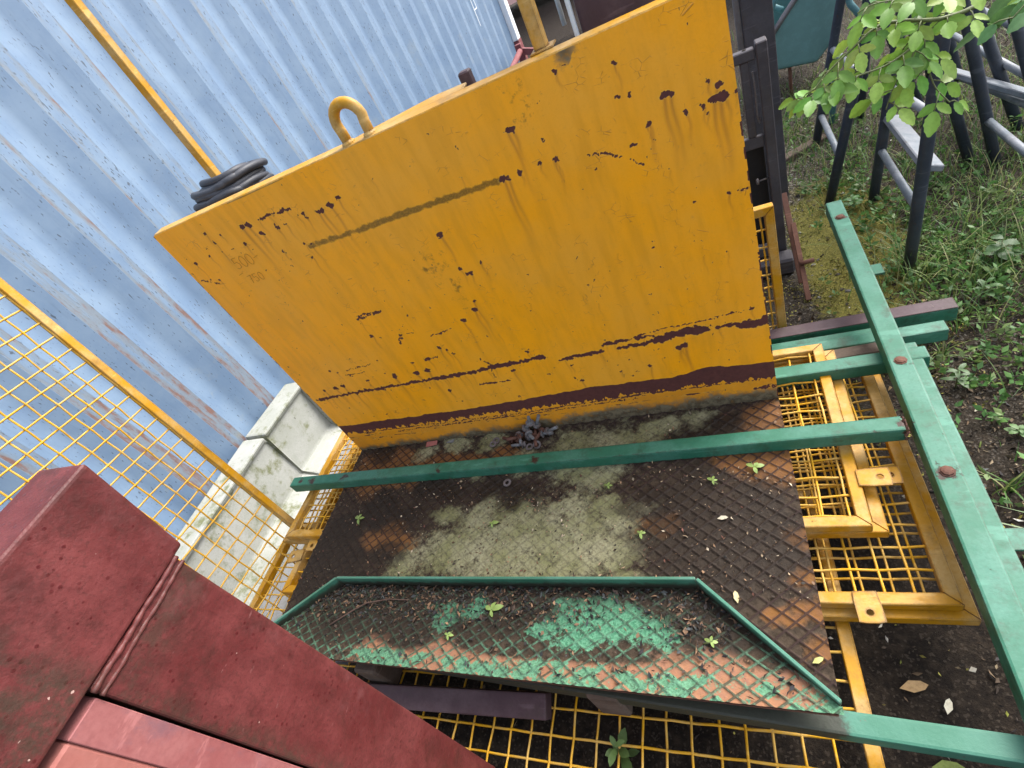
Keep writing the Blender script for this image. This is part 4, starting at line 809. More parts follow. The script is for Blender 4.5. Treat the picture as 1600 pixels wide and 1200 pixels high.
b = MB(); b.box(1.30, 1.55, 0.80, 0.875, -0.215, -0.15, 0.008); b.box(1.35, 1.50, 0.84, 0.875, -0.145, -0.10, 0.006); b.build('foot', M['rack'], r)
b = MB(); b.bar((1.55, 0.98, 0.02), (1.555, 0.70, -0.19), 0.02, 0.012, ub, 0.001); b.bar((1.56, 0.86, -0.04), (1.562, 0.62, -0.21), 0.016, 0.014, ub, .001); b.build('foot_strap', M['rust'], r)
b = MB(); b.cyl((1.555, 0.72, -0.12), (1.60, 0.725, -0.12), 0.008, 8); b.build('pin', M['rust'], r)
r = thing('dark_steel_column', 'wide dark grey steel column behind the rack, running out of the top of the picture', 'steel column', (1.53, 1.4, -0.2))
b = MB(); b.box(1.505, 1.605, 1.33, 1.43, -0.23, 1.7, 0.005, 2); b.build('column_body', M['rack'], r)
b = MB(); b.box(1.482, 1.5035, 1.345, 1.36, 0.42, 1.7, 0.002); b.box(1.478, 1.5035, 1.34, 1.39, 0.36, 0.418, 0.003); b.build('guide_strip', M['steelbar'], r)
b = MB(); b.bar((1.575, 1.66, -0.205), (1.83, 1.80, -0.205), 0.05, 0.035, ub, 0.004); tag(b.build('timber_batten', M['timber']), 'dark timber batten lying on the stones behind the rack', 'timber')

r = thing('teal_tub', 'teal plastic tub with a grey steel rim bar, standing on thin legs behind the rack', 'tub', (1.85, 2.5, -0.2))
b = MB()
b._add([(1.665, 2.40, -0.030), (1.905, 2.40, -0.070), (2.02, 2.44, 0.02), (2.08, 2.46, 0.34), (1.90, 2.46, 0.36), (1.665, 2.40, 0.115),
        (1.70, 2.95, 0.02), (1.93, 2.95, -0.02), (2.05, 2.95, 0.08), (2.10, 2.95, 0.36), (1.92, 2.95, 0.38), (1.70, 2.95, 0.16)],
       [(0, 1, 2, 3, 4, 5), (0, 6, 7, 1), (1, 7, 8, 2), (2, 8, 9, 3), (6, 11, 10, 9, 8, 7), (0, 5, 11, 6)], 0.025, seg=4)
for f in b.bm.faces: f.smooth = True
b.build('tub_body', M['teal'], r)
b = MB(); b.tube([(1.655, 2.385, 0.10), (1.76, 2.42, 0.20), (1.93, 2.44, 0.365), (2.08, 2.44, 0.50)], 0.014, 10); b.build('rim_bar', M['steelbar'], r)
b = MB(); b.tube([(1.655, 2.42, 0.12), (1.79, 2.46, 0.40), (1.9, 2.5, 0.62)], 0.011, 8); b.tube([(1.60, 2.7, 0.34), (1.72, 2.6, 0.24), (1.78, 2.56, 0.2)], 0.016, 8); b.build('side_frame', M['tealtube'], r)
for (x, y) in ((1.78, 2.45), (2.0, 2.5), (1.76, 2.9), (2.0, 2.9)):
    b = MB(); b.tube([(x, y, -0.24), (x, y, 0.0)], 0.009, 8); b.build('leg', M['rust'], r)
r = thing('bent_tube_stand', 'dark teal bent tube stand between the teal tub and the first trestle', 'tube stand', (2.0, 2.0, -0.2))
b = MB(); b.tube([(1.88, 1.95, -0.25), (1.905, 1.96, 0.0), (1.915, 1.965, 0.075), (1.935, 1.99, 0.10), (1.97, 2.03, 0.10), (2.10, 2.2, 0.06)], 0.014, 10); b.build('bent_tube', M['tealtube'], r)
b = MB(); b.tube([(1.96, 2.1, 0.42), (1.965, 2.1, 0.33), (1.99, 2.08, 0.24), (2.04, 2.05, 0.16)], 0.014, 10); b.build('bracket', M['tealtube'], r)
r = thing('pale_tube_rack', 'pale grey tube rack far behind the dark column', 'rack', (1.7, 5.0, -0.3))
b = MB()
for (z, y) in ((0.1, 4.8), (0.35, 5.1), (0.6, 5.3), (0.9, 5.5)): b.tube([(0.9, y, z), (2.4, y + .5, z + .08)], 0.025, 8)
b.build('rails', M['paleblue'], r)
for (x, y) in ((1.0, 4.8), (2.3, 5.4)):
    b = MB(); b.tube([(x, y, -0.4), (x, y, 1.1)], 0.025, 8); b.build('post', M['paleblue'], r)

# ------------------------------------------------------------------ trestles: two leaning side frames joined by rungs
def trestle(label, legs, rungs, beams=(), r_leg=0.0175):
    r = thing('trestle', label, 'trestle', (legs[0][0][0], legs[0][0][1], -0.21), 'steel trestles at the back of the yard')
    def ext(a, c, z=0.92):
        a = Vector(a); c = Vector(c); d = (c - a) / (c.z - a.z); return a + d * (-0.245 - a.z), a + d * (z - a.z)
    for a, c in legs:
        p, q_ = ext(a, c); b = MB(); b.tube([p + (q_ - p) * t for t in (0, .25, .5, .75, 1)], r_leg, 12); b.build('leg', M['trestle'], r)
    for a, c in rungs:
        b = MB(); b.tube([Vector(a) + (Vector(c) - Vector(a)) * t for t in (0, .5, 1)], 0.0125, 10)
        b.build('rung', M['rung'], r)
    for a, c, w, h in beams:
        b = MB(); b.bar(a, c, w, h, (0.35, 0, 1), 0.003); b.build('beam', M['rung'], r)
    return r
def off(p, dx=0, dy=0, dz=0): return (p[0] + dx, p[1] + dy, p[2] + dz)
A0, A1 = (1.781, 1.762, -.215), (1.892, 1.762, .358); B0, B1 = (1.741, 1.234, -.215), (1.881, 1.234, .466)
C0, C1 = (1.877, 1.165, -.215), (1.926, 1.165, .273); D0, D1 = (1.866, .683, -.215), (1.898, .683, .492)
E0, E1 = (2.261, 1.187, -.215), (2.103, 1.187, .384)
F0, F1 = (2.401, 1.407, -.215), (2.268, 1.557, .233); G0_, G1_ = (2.418, 1.215, -.215), (2.274, 1.315, .289); H0, H1 = (2.386, 1.946, -.215), (2.316, 2.046, .128)
trestle('blue grey trestle nearest the teal tub, behind the left part of the leafy branch', [(A0, A1), (B0, B1), (off(A0, .42), off(A1, .10)), (off(B0, .46), off(B1, .12))],
        [((1.859, 1.762, .187), (1.838, 1.234, .256)), ((1.808, 1.762, -.078), (1.779, 1.234, -.031)), ((1.91, 1.762, .45), (1.89, 1.234, .5))])
trestle('middle blue grey trestle with a rust patched front leg and a flat beam', [(C0, C1), (D0, D1), (E0, E1), (off(E0, 0.01, -.49), off(E1, 0.01, -.49))],
        [((1.918, 1.165, .20), (1.889, .683, .298)), ((1.897, 1.165, -.017), (1.876, .683, .013)), ((2.212, 1.187, -.029), (2.222, .70, -.029))],
        [((1.925, 1.165, .095), (1.905, .683, .135), 0.055, 0.02)])
trestle('blue grey trestle farthest right, its crossed legs standing in long grass', [(F0, F1), (G0_, G1_), (H0, H1), (off(G0_, .32, .1), off(G1_, .2, .1))],
        [((2.345, 1.95, .0), (2.36, 1.30, .02)), ((2.33, 1.7, .16), (2.30, 1.30, .2)), ((2.2, 1.9, -.02), (2.38, 1.32, -.09))], [((2.12, 1.75, .05), (2.40, 1.28, -.06), 0.05, 0.02)], 0.0185)
trestle('blue grey trestle standing in shade at the back between the other trestles', [((1.99, 1.9, -.215), (2.03, 1.9, .3)), ((2.05, 2.3, -.215), (2.12, 2.3, .3)), ((2.3, 2.0, -.215), (2.2, 2.0, .3)), ((2.35, 2.4, -.215), (2.25, 2.4, .3))],
        [((2.01, 1.9, .02), (2.08, 2.3, .02)), ((2.25, 2.0, .05), (2.3, 2.4, .05))])

# ------------------------------------------------------------------ cable coil on the left post
r = thing('cable_coil', 'coil of grey rubber cable hung round the yellow post at the top of the plate', 'cable', (0.10, 0.16, 0.95))
b = MB(); q = random.Random(5)
for k in range(15):
    top = k / 14; cx = 0.135 + 0.03 * top; cy = 0.165 + 0.02 * top; z = 0.888 + 0.0050 * k
    rx = 0.140 - 0.02 * abs(top - .25) + q.uniform(-.006, .006); ry = 0.120 - 0.02 * top - 0.045 * q.random(); ph = q.uniform(0, 6.28); ti = -q.uniform(.008, .022)
    rot = -0.75 + q.uniform(-.07, .07); pts = []
    for i in range(36):
        a = 2 * math.pi * i / 36; x = rx * math.cos(a); y = ry * math.sin(a)
        pts.append((cx + x * math.cos(rot) - y * math.sin(rot), cy + x * math.sin(rot) + y * math.cos(rot), z + ti * math.sin(a - 1.0) + 0.004 * math.sin(3 * a + ph)))
    b.tube(pts, 0.0098, 9, closed=True)
b.build('cable_turns', M['rubber'], r)

# ------------------------------------------------------------------ pile of bolts and washers against the plate
def floor_h(x, y): return 0.003
def bolt_proto():
    t = thing('bolt', 'x', 'bolt', (0, 0, 0), 'bolts piled against the yellow plate')
    b = MB(); b.tube([(0, 0, 0.006), (0, 0, 0.045)], 0.0052, 10); s_ = b.build('shank', M['galv'], t)
    b = MB(); pts = [(0.0098 * math.cos(math.pi / 3 * k), 0.0098 * math.sin(math.pi / 3 * k), -0.001) for k in range(6)]; b.prism(pts, (0, 0, 0.0072), 0.0008); b.build('head', M['galv'], t)
    b = MB(); b.lathe((0, 0, 0.0085), (0, 0, 1), [(0, .0055), (0, .0135), (.002, .0135), (.002, .0055)], 14); b.build('washer', M['galv'], t)
    return t
bp = bolt_proto(); rust_mesh = {}
BN = [('grey', 'galvanised'), ('brown', 'rusty')]
spots = [(.700, -.036, .022, 75, 40, 0), (.690, -.028, .030, 50, 100, 0), (.664, -.060, .014, 88, 150, 1), (.706, -.052, .012, 80, 205, 0), (.678, -.050, .024, 65, 300, 1), (.720, -.040, .015, 95, 15, 1), (.738, -.036, .013, 84, 80, 0), (.728, -.022, .030, 35, 120, 0), (.712, -.018, .040, 20, 60, 0), (.748, -.024, .018, 92, 330, 1), (.650, -.050, .011, 90, 250, 1), (.694, -.070, .011, 78, 280, 0), (.670, -.036, .027, 100, 20, 0), (.726, -.056, .012, 86, 190, 1), (.756, -.034, .012, 70, 95, 0)]
WHERE = ['near the top of the pile, head up', 'leaning across the pile', 'at the left foot of the pile', 'at the front of the pile, pointing to the green bar', 'lying across other bolts on the left', 'in the middle of the pile', 'at the right end of the pile', 'standing in the pile beside the plate', 'standing highest, touching the plate', 'at the far right against the plate', 'lying alone left of the pile', 'with its head nearest the green bar', 'at the back left of the pile', 'at the front right of the pile', 'farthest right on the floor']
for k, (x, y, z, ti, az, ru) in enumerate(spots):
    if k == 0: t = bp; kids = list(bp.children)
    else:
        t = bp.copy(); COL.objects.link(t); kids = []
        for ch in bp.children:
            c = ch.copy(); COL.objects.link(c); c.parent = t; kids.append(c)
    t.location = (x, y, z); t.rotation_euler = (R(ti), 0, R(az)); t['label'] = '%s bolt %s' % (('dull zinc', 'dark rusty')[ru], WHERE[k])
    if ru:
        for c in kids:
            if c.data.name not in rust_mesh:
                m2 = c.data.copy(); m2.materials.clear(); m2.materials.append(M['rust']); rust_mesh[c.data.name] = m2
            c.data = rust_mesh[c.data.name]
for k, (x, y, ti, lab) in enumerate([(.708, -.080, 6, 'pale washer ring lying in front of the bolts by the green bar'), (.732, -.074, 30, 'pale washer tipped against the front right bolts'), (.575, -.052, 4, 'washer lying alone well left of the bolt pile'), (.583, -.040, 10, 'second loose washer left of the pile, touching the plate foot'), (.66, -.205, 4, 'washer lying in front of the green cross bar on the silt')]):
    b = MB(); b.lathe((0, 0, 0), (0, 0, 1), [(0, .006), (0, .0125), (.002, .0125), (.002, .006), (0, .006)], 18)
    o = b.build('washer', M['galv']); o.location = (x, y, 0.0075); o.rotation_euler = (R(ti), R(ti * .5), 0); tag(o, lab, 'washer', 'loose washers on the platform')
b = MB(); b.prism([(-.022, -.008, 0), (.020, -.010, 0), (.024, .006, 0), (-.018, .010, 0)], (0, 0, .005), .001); o = b.build('orange_scrap', M['coral']); o.location = (.325, -.018, .006); o.rotation_euler = (R(18), 0, R(10)); tag(o, 'small orange brick red scrap at the foot of the yellow plate', 'scrap')
b = MB(); b.prism([(-.015, -.006, 0), (.015, -.008, 0), (.016, .006, 0)], (0, 0, .004), .001); o = b.build('stone_chip', M['slab']); o.location = (.40, -.016, .006); tag(o, 'thin grey chip lying between the orange scrap and the bolts', 'chip')

# ------------------------------------------------------------------ litter lying on the platform and tray
def litter(name, label, n, area, zf, cols, L=(.008, .022), up=0.25, w=.45):
    P = []
    while len(P) < n:
        x, y, d = area(); P.append((x, y))
    P = np.array(P); z = zf(P[:, 0], P[:, 1])
    Nn = nr.randn(n, 3) * [1, 1, up]; Ls = L[0] + (L[1] - L[0]) * nr.rand(n) ** 2
    o = flakes(name, np.stack([P[:, 0], P[:, 1], z + 0.003], 1), Nn, Ls, Ls * w * (0.5 + nr.rand(n)), tints(n, cols, .5), M['litter'], fold=.35)
    return tag(o, label, 'leaf litter', kind='stuff')
BROWN = [(.10, .06, .035), (.17, .10, .06), (.055, .035, .025), (.25, .15, .085), (.035, .025, .02), (.13, .055, .04), (.3, .22, .14)]
def a_floor():
    while True:
        x, y = nr.rand() * 1.4, -0.53 + nr.rand() * .53
        d = .22 + .9 * math.exp(-((y + .245 - .03 * math.sin(x * 7)) / .022) ** 2) + .5 * math.exp(-((y + .5) / .03) ** 2) + .25 * (x > .55) * (y < -.28)
        if nr.rand() < d: return x, y, 0
litter('leaf_litter', 'small dry leaf bits and husks strewn over the chequer plate floor', 2400, a_floor, lambda x, y: np.full_like(x, .003), BROWN + [(.4, .33, .24), (.03, .025, .02)], (.003, .012))
def a_tray():
    while True:
        x, y = nr.rand() * 1.4, -0.72 + nr.rand() * .2
        if y > -0.52 or x < .205 - (-.519 - y) * 1.1 or x > 1.182 + (-.512 - y) * 1.03: continue
        d = .10 + .8 * sstep(-.64, -.56, y) * (.55 + .45 * (x < .8)) + .6 * math.exp(-((x - 1.16) / .06) ** 2 - ((y + .60) / .05) ** 2)
        d *= 1 - .9 * math.exp(-((x - 1.03) / .09) ** 2 - ((y + .595) / .04) ** 2) - .6 * math.exp(-((x - .62) / .05) ** 2 - ((y + .58) / .03) ** 2)
        if nr.rand() < d: return x, y, 0
litter('leaf_litter', 'dark damp leaf litter heaped along the inside of the green tray', 2600, a_tray, lambda x, y: tz(y) + .003, [(.06, .04, .03), (.12, .07, .042), (.03, .025, .024), (.20, .12, .07), (.022, .02, .022), (.05, .055, .055)], (.005, .018), .45)
def a_ground():
    while True:
        x, y = 0.5 + nr.rand() * 2.6, -1.2 + nr.rand() * 4.2
        d = .5 + .5 * (y < .6) - .35 * math.exp(-((x - 1.7) / .2) ** 2 - ((y - .8) / .6) ** 2)
        if x > 1.72 and y < .7: d = 1
        if x < 1.66 and y < .3: d = .10
        if nr.rand() < d: return x, y, 0
litter('leaf_litter', 'brown and tan leaf litter covering the dark soil right of the platform', 15000, a_ground, gz, [(.035, .023, .015), (.06, .04, .025), (.022, .016, .011), (.11, .075, .045), (.016, .012, .01), (.08, .05, .026), (.17, .13, .08), (.035, .03, .03)], (.005, .022), .45)
def a_white():
    while True:
        x, y = 1.3 + nr.rand() * 1.2, -1.0 + nr.rand() * 2.6
        return x, y, 0
litter('pale_chips', 'scattered pale chips and bleached leaf bits on the soil', 170, a_white, lambda x, y: gz(x, y) + .003, [(.55, .52, .46), (.42, .38, .30), (.5, .36, .2)], (.008, .020), .2, .6)
def stones():
    n = 900; P = np.stack([1.45 + nr.rand(n) * 1.0, 0.35 + nr.rand(n) * 2.6], 1); k = nr.rand(n) < (.25 + .75 * np.exp(-((P[:, 0] - 1.62) / .14) ** 2)); P = P[k]; n = len(P); z = gz(P[:, 0], P[:, 1])
    Ls = .004 + .008 * nr.rand(n) ** 2; base = np.array([[1, 0, 0], [0, 1, 0], [-1, 0, 0], [0, -1, 0], [0, 0, .7], [0, 0, -.5]])
    J = base[None] * (0.7 + .6 * nr.rand(n, 6, 1)); a = nr.rand(n) * 6.28; c, s = np.cos(a), np.sin(a)
    Vx = J[:, :, 0] * c[:, None] - J[:, :, 1] * s[:, None]; Vy = J[:, :, 0] * s[:, None] + J[:, :, 1] * c[:, None]
    V = np.stack([Vx, Vy * .75, J[:, :, 2]], 2) * Ls[:, None, None] + np.stack([P[:, 0], P[:, 1], z], 1)[:, None]
    f = np.array([[0, 1, 4], [1, 2, 4], [2, 3, 4], [3, 0, 4], [1, 0, 5], [2, 1, 5], [3, 2, 5], [0, 3, 5]]); F = (np.arange(n)[:, None, None] * 6 + f[None]).reshape(-1, 3)
    tag(mesh_np('pebbles', V.reshape(-1, 3), F, M['litter'], attrs={'tint': np.repeat(tints(n, [(.2, .19, .17), (.30, .28, .25), (.12, .11, .1)], .3), 6, 0)}), 'small grey stones in the mossy soil behind the rack', 'stones', kind='stuff')
stones()
def a_right():
    while True:
        x, y = 1.73 + nr.rand() * 0.9, -1.0 + nr.rand() * 1.9
        if nr.rand() < .35 + .65 * (y < .5): return x, y, 0
litter('leaf_litter', 'tan and brown leaf bits lying thick on the ground right of the green frames', 5200, a_right, gz, [(.11, .078, .05), (.20, .145, .09), (.07, .05, .033), (.26, .20, .13), (.04, .032, .024), (.15, .10, .055)], (.005, .020), .45)
# moss cushions
n = 8000; ang = nr.rand(n) * 6.28; P = np.stack([1.72 + .19 * nr.randn(n), .78 + .56 * nr.randn(n)], 1); P = P[vnoise(P[:, 0] * 9 + 5, P[:, 1] * 9 + 30, 71, 3) > .50]; n = len(P)
o = flakes('moss', np.stack([P[:, 0], P[:, 1], gz(P[:, 0], P[:, 1]) + .004], 1), nr.randn(n, 3) * [.7, .7, .5] + [0, 0, .5], .005 + .008 * nr.rand(n), .005, tints(n, [(.20, .19, .035), (.28, .25, .05), (.12, .13, .02), (.22, .17, .05)], .3), M['litter']); tag(o, 'yellow green moss cushions on the stony ground beside the rack', 'moss', kind='stuff')

# ------------------------------------------------------------------ grass and weeds
def blades(name, P, L, lean, cols, mat, wid=.0032, parent=None, off=None, seg=4):
    n = len(P); az = nr.rand(n) * 6.28; D = np.stack([np.cos(az), np.sin(az), np.zeros(n)], 1); S = np.stack([-np.sin(az), np.cos(az), np.zeros(n)], 1)
    L = np.broadcast_to(L, n); lean = np.broadcast_to(lean, n); VV = []
    for k in range(seg + 1):
        t = k / seg; up = L * (t - .45 * lean * t * t); out = L * lean * t ** 1.7
        C = P + D * out[:, None] + np.array([0, 0, 1]) * up[:, None]; w = wid * (1 - t ** 1.6) + .0003
        VV += [C - S * w * .5, C + S * w * .5]
    V = np.stack(VV, 1); m = 2 * (seg + 1); f = np.array([[2 * k, 2 * k + 1, 2 * k + 3, 2 * k + 2] for k in range(seg)])
    F = (np.arange(n)[:, None, None] * m + f[None]).reshape(-1, 4)
    return mesh_np(name, V.reshape(-1, 3), F, mat, parent, attrs={'tint': np.repeat(tints(n, cols, .3), m, 0)}, off=off)
GR = [(.11, .20, .04), (.075, .165, .035), (.18, .24, .065), (.055, .125, .028), (.27, .27, .11)]
C = []
for (cx, cy, rx, ry, n) in [(1.98, .62, .10, .10, 260), (2.02, .80, .12, .12, 260), (1.86, .70, .05, .06, 110), (2.15, .85, .12, .15, 220), (1.78, 1.45, .10, .2, 220), (2.3, 1.05, .15, .2, 420), (2.5, 1.3, .25, .3, 700), (2.6, .8, .3, .25, 500), (1.66, 1.98, .06, .12, 150), (2.1, 1.6, .25, .25, 500), (2.5, 2.0, .4, .4, 900), (1.95, .42, .06, .06, 60), (2.3, .55, .15, .12, 130), (2.1, .3, .15, .12, 60), (2.0, -.1, .12, .15, 40), (2.9, 1.6, .35, .5, 700), (1.9, 2.3, .3, .4, 400), (2.7, 2.9, .6, .5, 900)]:
    C.append(np.stack([cx + rx * nr.randn(n), cy + ry * nr.randn(n)], 1))
C = np.concatenate(C); o = blades('grass', np.stack([C[:, 0], C[:, 1], gz(C[:, 0], C[:, 1]) - .004], 1), .05 + .10 * nr.rand(len(C)) ** 1.5, .3 + .7 * nr.rand(len(C)), GR, M['leaf']); tag(o, 'green and straw coloured grass growing round the trestle feet', 'grass', kind='stuff')
def leaflets(base, n, L, col, parent, tilt=.45, w=.5, rise=0.0, name='leaves'):
    """rosette of leaves round a stem: real curved blades, four quads long"""
    VV = []; T = []; q = nr
    for k in range(n):
        a = k * 2.4 + q.rand() * .5; h = rise * k / max(1, n - 1); d = np.array([math.cos(a), math.sin(a), 0]); s = np.array([-d[1], d[0], 0]); l = L * (.7 + .5 * q.rand()) * (1 - .35 * k / n); ti = tilt * (.7 + .6 * q.rand()); vs = []
        for t, ww in ((0, .06), (.25, .36), (.55, .5), (.8, .34), (1, .02)):
            c = np.array(base) + [0, 0, h] + d * l * t * math.cos(ti) + np.array([0, 0, 1]) * l * (t * math.sin(ti) - .35 * t * t)
            vs += [c - s * l * w * ww + [0, 0, l * .05 * ww], c, c + s * l * w * ww + [0, 0, l * .05 * ww]]
        VV.append(vs); T += [np.array(col) * (.8 + .45 * q.rand())] * 15
    V = np.array(VV).reshape(-1, 3); f = []
    for k in range(n):
        for i in range(4):
            o_ = k * 15 + i * 3; f += [(o_, o_ + 1, o_ + 4, o_ + 3), (o_ + 1, o_ + 2, o_ + 5, o_ + 4)]
    return mesh_np(name, V, np.array(f), M['leaf'], parent, smooth=True, attrs={'tint': np.array(T)}, off=parent.location if parent else None)
# low leafy ground cover as one mass
VV = []; TT = []; FF = []; cnt = 0
spots_ = []
for (cx, cy, rx, ry, n) in [(2.0, .55, .12, .12, 60), (2.1, .05, .22, .25, 60), (2.15, -.3, .2, .25, 45), (1.92, .12, .07, .1, 16), (1.95, -.45, .1, .15, 16), (2.05, .95, .12, .2, 70), (1.80, 1.2, .07, .2, 40), (2.02, .72, .14, .14, 110), (1.83, 1.38, .09, .2, 55), (1.95, 1.0, .08, .2, 30), (2.1, .45, .2, .15, 32), (2.25, .2, .25, .2, 28), (2.05, -.15, .2, .2, 18), (1.98, .25, .1, .12, 8), (2.4, .9, .25, .25, 60), (1.72, 2.1, .1, .3, 45), (2.2, 1.4, .25, .3, 50), (1.92, .52, .06, .06, 12)]:
    for _ in range(n): spots_.append((cx + rx * nr.randn(), cy + ry * nr.randn()))
P = []; D = []; Ls = []; Tn = []
for (x, y) in spots_:
    z = gz1(x, y); h = .015 + .05 * nr.rand(); c = np.array([(.06, .145, .035), (.09, .19, .045), (.12, .18, .05)][nr.randint(3)])
    for k in range(nr.randint(5, 12)):
        a = nr.rand() * 6.28; l = .012 + .016 * nr.rand(); d = np.array([math.cos(a), math.sin(a), .2 + .4 * nr.rand()]); zz = z + .004 + h * nr.rand()
        P.append(np.array([x, y, zz]) + d * l * .6); D.append(d); Ls.append(l); Tn.append(c * (.7 + .7 * nr.rand()))
o = flakes('ground_cover', np.array(P), np.array(D), np.array(Ls), np.array(Ls) * .55, np.array(Tn), M['leaf'], fold=.12); tag(o, 'low green weeds spreading between the trestles and over the soil', 'weeds', kind='stuff')
def weed(label, x, y, h, n, L, col, w=.42, tilt=.5):
    z = gz1(x, y) - .003; r = thing('weed', label, 'weed', (x, y, z), 'young weeds in the soil')
    b = MB(); b.tube([(x, y, z), (x + .002, y, z + h * .5), (x, y + .002, z + h)], [.0022, .0018, .001], 6); b.build('stem', M['stem'], r)
    leaflets((x, y, z + h * .35), n, L, col, r, tilt, w, h * .65); return r
weed('young weed with narrow pale pointed leaves, right of the green bars on bare soil', 1.832, .155, .075, 11, .042, (.10, .17, .07), .34, .35)
weed('small bushy weed by the bare end of the green bar', 1.795, .255, .03, 8, .026, (.10, .20, .06), .55, .3)
weed('broad leaved weed with one large heart shaped leaf right of the middle trestle leg', 2.075, .62, .10, 7, .062, (.05, .12, .03), .75, .3)
weed('low light green weed near the right edge beside the green frame', 1.90, -.02, .03, 9, .028, (.11, .21, .06), .5, .35)
weed('weed growing up through the lowest mesh panel at the front', .985, -.79, .115, 9, .060, (.10, .17, .05), .36, .75)
weed('spreading leafy weed in front of the rear left trestle leg', 1.80, 1.14, .06, 12, .045, (.06, .15, .035), .5, .4)
weed('weed with upright leaves right of the middle trestle near the grass', 1.99, .47, .07, 10, .045, (.06, .14, .035), .4, .6)
def tuft(label, x, y, n, L, cols=GR, wid=.0035):
    P = np.stack([x + .008 * nr.randn(n), y + .008 * nr.randn(n)], 1); o = blades('grass_tuft', np.stack([P[:, 0], P[:, 1], gz(P[:, 0], P[:, 1]) - .004], 1), L * (.5 + .6 * nr.rand(n)), .4 + .8 * nr.rand(n), cols, M['leaf'], wid, seg=6); tag(o, label, 'grass tuft', 'grass tufts on the bare soil')
tuft('thin grass tuft at the bare end of the green bar', 1.835, .275, 16, .075)
tuft('grass tuft right of the green frame beside the lower corner bolt', 1.83, -.165, 18, .085)
tuft('long grass tuft arching in from the right edge over the green tab', 1.93, -.36, 14, .26, [(.16, .24, .10), (.22, .30, .14)], .006)
tuft('short bright grass tuft in the soil right of the purple topped bar', 1.90, .46, 22, .06)
def sprig(label, x, y, z, s, rot, n=4):
    r = thing('green_sprig', label, 'sprig', (x, y, z), 'fallen green sprigs')
    b = MB(); c, s_ = math.cos(rot), math.sin(rot)
    b.tube([(x, y, z + .003), (x + c * s, y + s_ * s, z + .006), (x + c * s * 1.9, y + s_ * s * 1.9 + .004, z + .003)], [.0018, .0014, .0008], 6); b.build('stalk', M['leaf' if False else 'stem'], r)
    leaflets((x + c * s, y + s_ * s, z + .006), n, s * 1.25, (.30, .42, .12), r, .15, .5, .002)
for lab, x, y, z, s, a in [('pale green sprig on the dark left part of the chequer plate', .155, -.322, .005, .022, 2.0), ('green sprig lying on the pale silt in the middle of the floor', .632, -.345, .006, .014, .4), ('green sprig on the orange lozenges at the right floor edge', 1.325, -.235, .005, .018, 1.9), ('small sprig just left of the right floor edge sprig', 1.235, -.257, .006, .013, 2.4), ('sprig among the leaf dirt right of the silt', .955, -.246, .006, .012, .3), ('pale green seedling lying in the tray near its back rim', .72, -.56, .026, .022, 4.4), ('green sprig in the middle of the tray between the leaf heaps', .61, -.655, .038, .013, .7), ('sprig on the right part of the tray floor', 1.19, -.63, .034, .014, .2), ('bright leaf scrap on the silt just above the tray rim', 1.044, -.385, .006, .012, .3)]:
    sprig(lab, x, y, z, s, a)
def fallen(label, x, y, z, L, col, rot):
    V = np.array([(-.5, 0, 0), (-.1, .22, .06), (.3, .16, .05), (.5, 0, .02), (.3, -.16, .05), (-.1, -.22, .06), (0, 0, 0)]) * L; c, s = math.cos(rot), math.sin(rot); V = np.stack([V[:, 0] * c - V[:, 1] * s + x, V[:, 0] * s + V[:, 1] * c + y, V[:, 2] + z], 1)
    F = np.array([[6, k, (k + 1) % 6] for k in range(6)]); o = mesh_np('fallen_leaf', V, F, M['litter'], smooth=True, attrs={'tint': np.repeat([col], 7, 0)}); tag(o, label, 'leaf', 'single fallen leaves')
fallen('pale yellow leaf on the rust lozenges right of the tray', 1.253, -.525, .005, .026, (.55, .46, .26), 1.7)
fallen('small tan leaf beside the slanting right rim of the tray', 1.175, -.548, .005, .022, (.42, .26, .13), 1.2)
fallen('pale leaf on the dark floor right of the middle', 1.24, -.345, .005, .024, (.45, .40, .30), .1)
fallen('yellow and green leaf scrap in the far right corner by the tray rim', 1.378, -.636, .006, .022, (.42, .42, .15), .5)
fallen('curled tan leaf on the dark soil below the wide mesh panels', 1.54, -.60, gz1(1.54, -.60) + .008, .05, (.38, .25, .12), .2)
fallen('white three cornered leaf on the dark soil between the mesh panels and the green bar', 1.585, -.63, gz1(1.585, -.63) + .008, .03, (.66, .62, .48), 1.2)
fallen('green winged seed lying on the dark soil by the lower green bar', 1.555, -.73, gz1(1.555, -.73) + .008, .05, (.16, .2, .05), .1)
b = MB(); b.tube([(.24, -.64, .040), (.29, -.60, .034), (.33, -.575, .032), (.40, -.562, .030), (.46, -.562, .028)], [.0022, .002, .0018, .0016, .001], 6); tag(b.build('twig', M['twig']), 'thin curved brown twig lying in the left part of the tray', 'twig')
o = leaflets((.492, -1.0, .60), 1, .03, (.3, .4, .1), None, .1, .3); o.name = 'leaf_scrap'; o.location = (-.055, .0, .037); tag(o, 'little green leaf scrap stuck on the faded red stiffener', 'leaf')

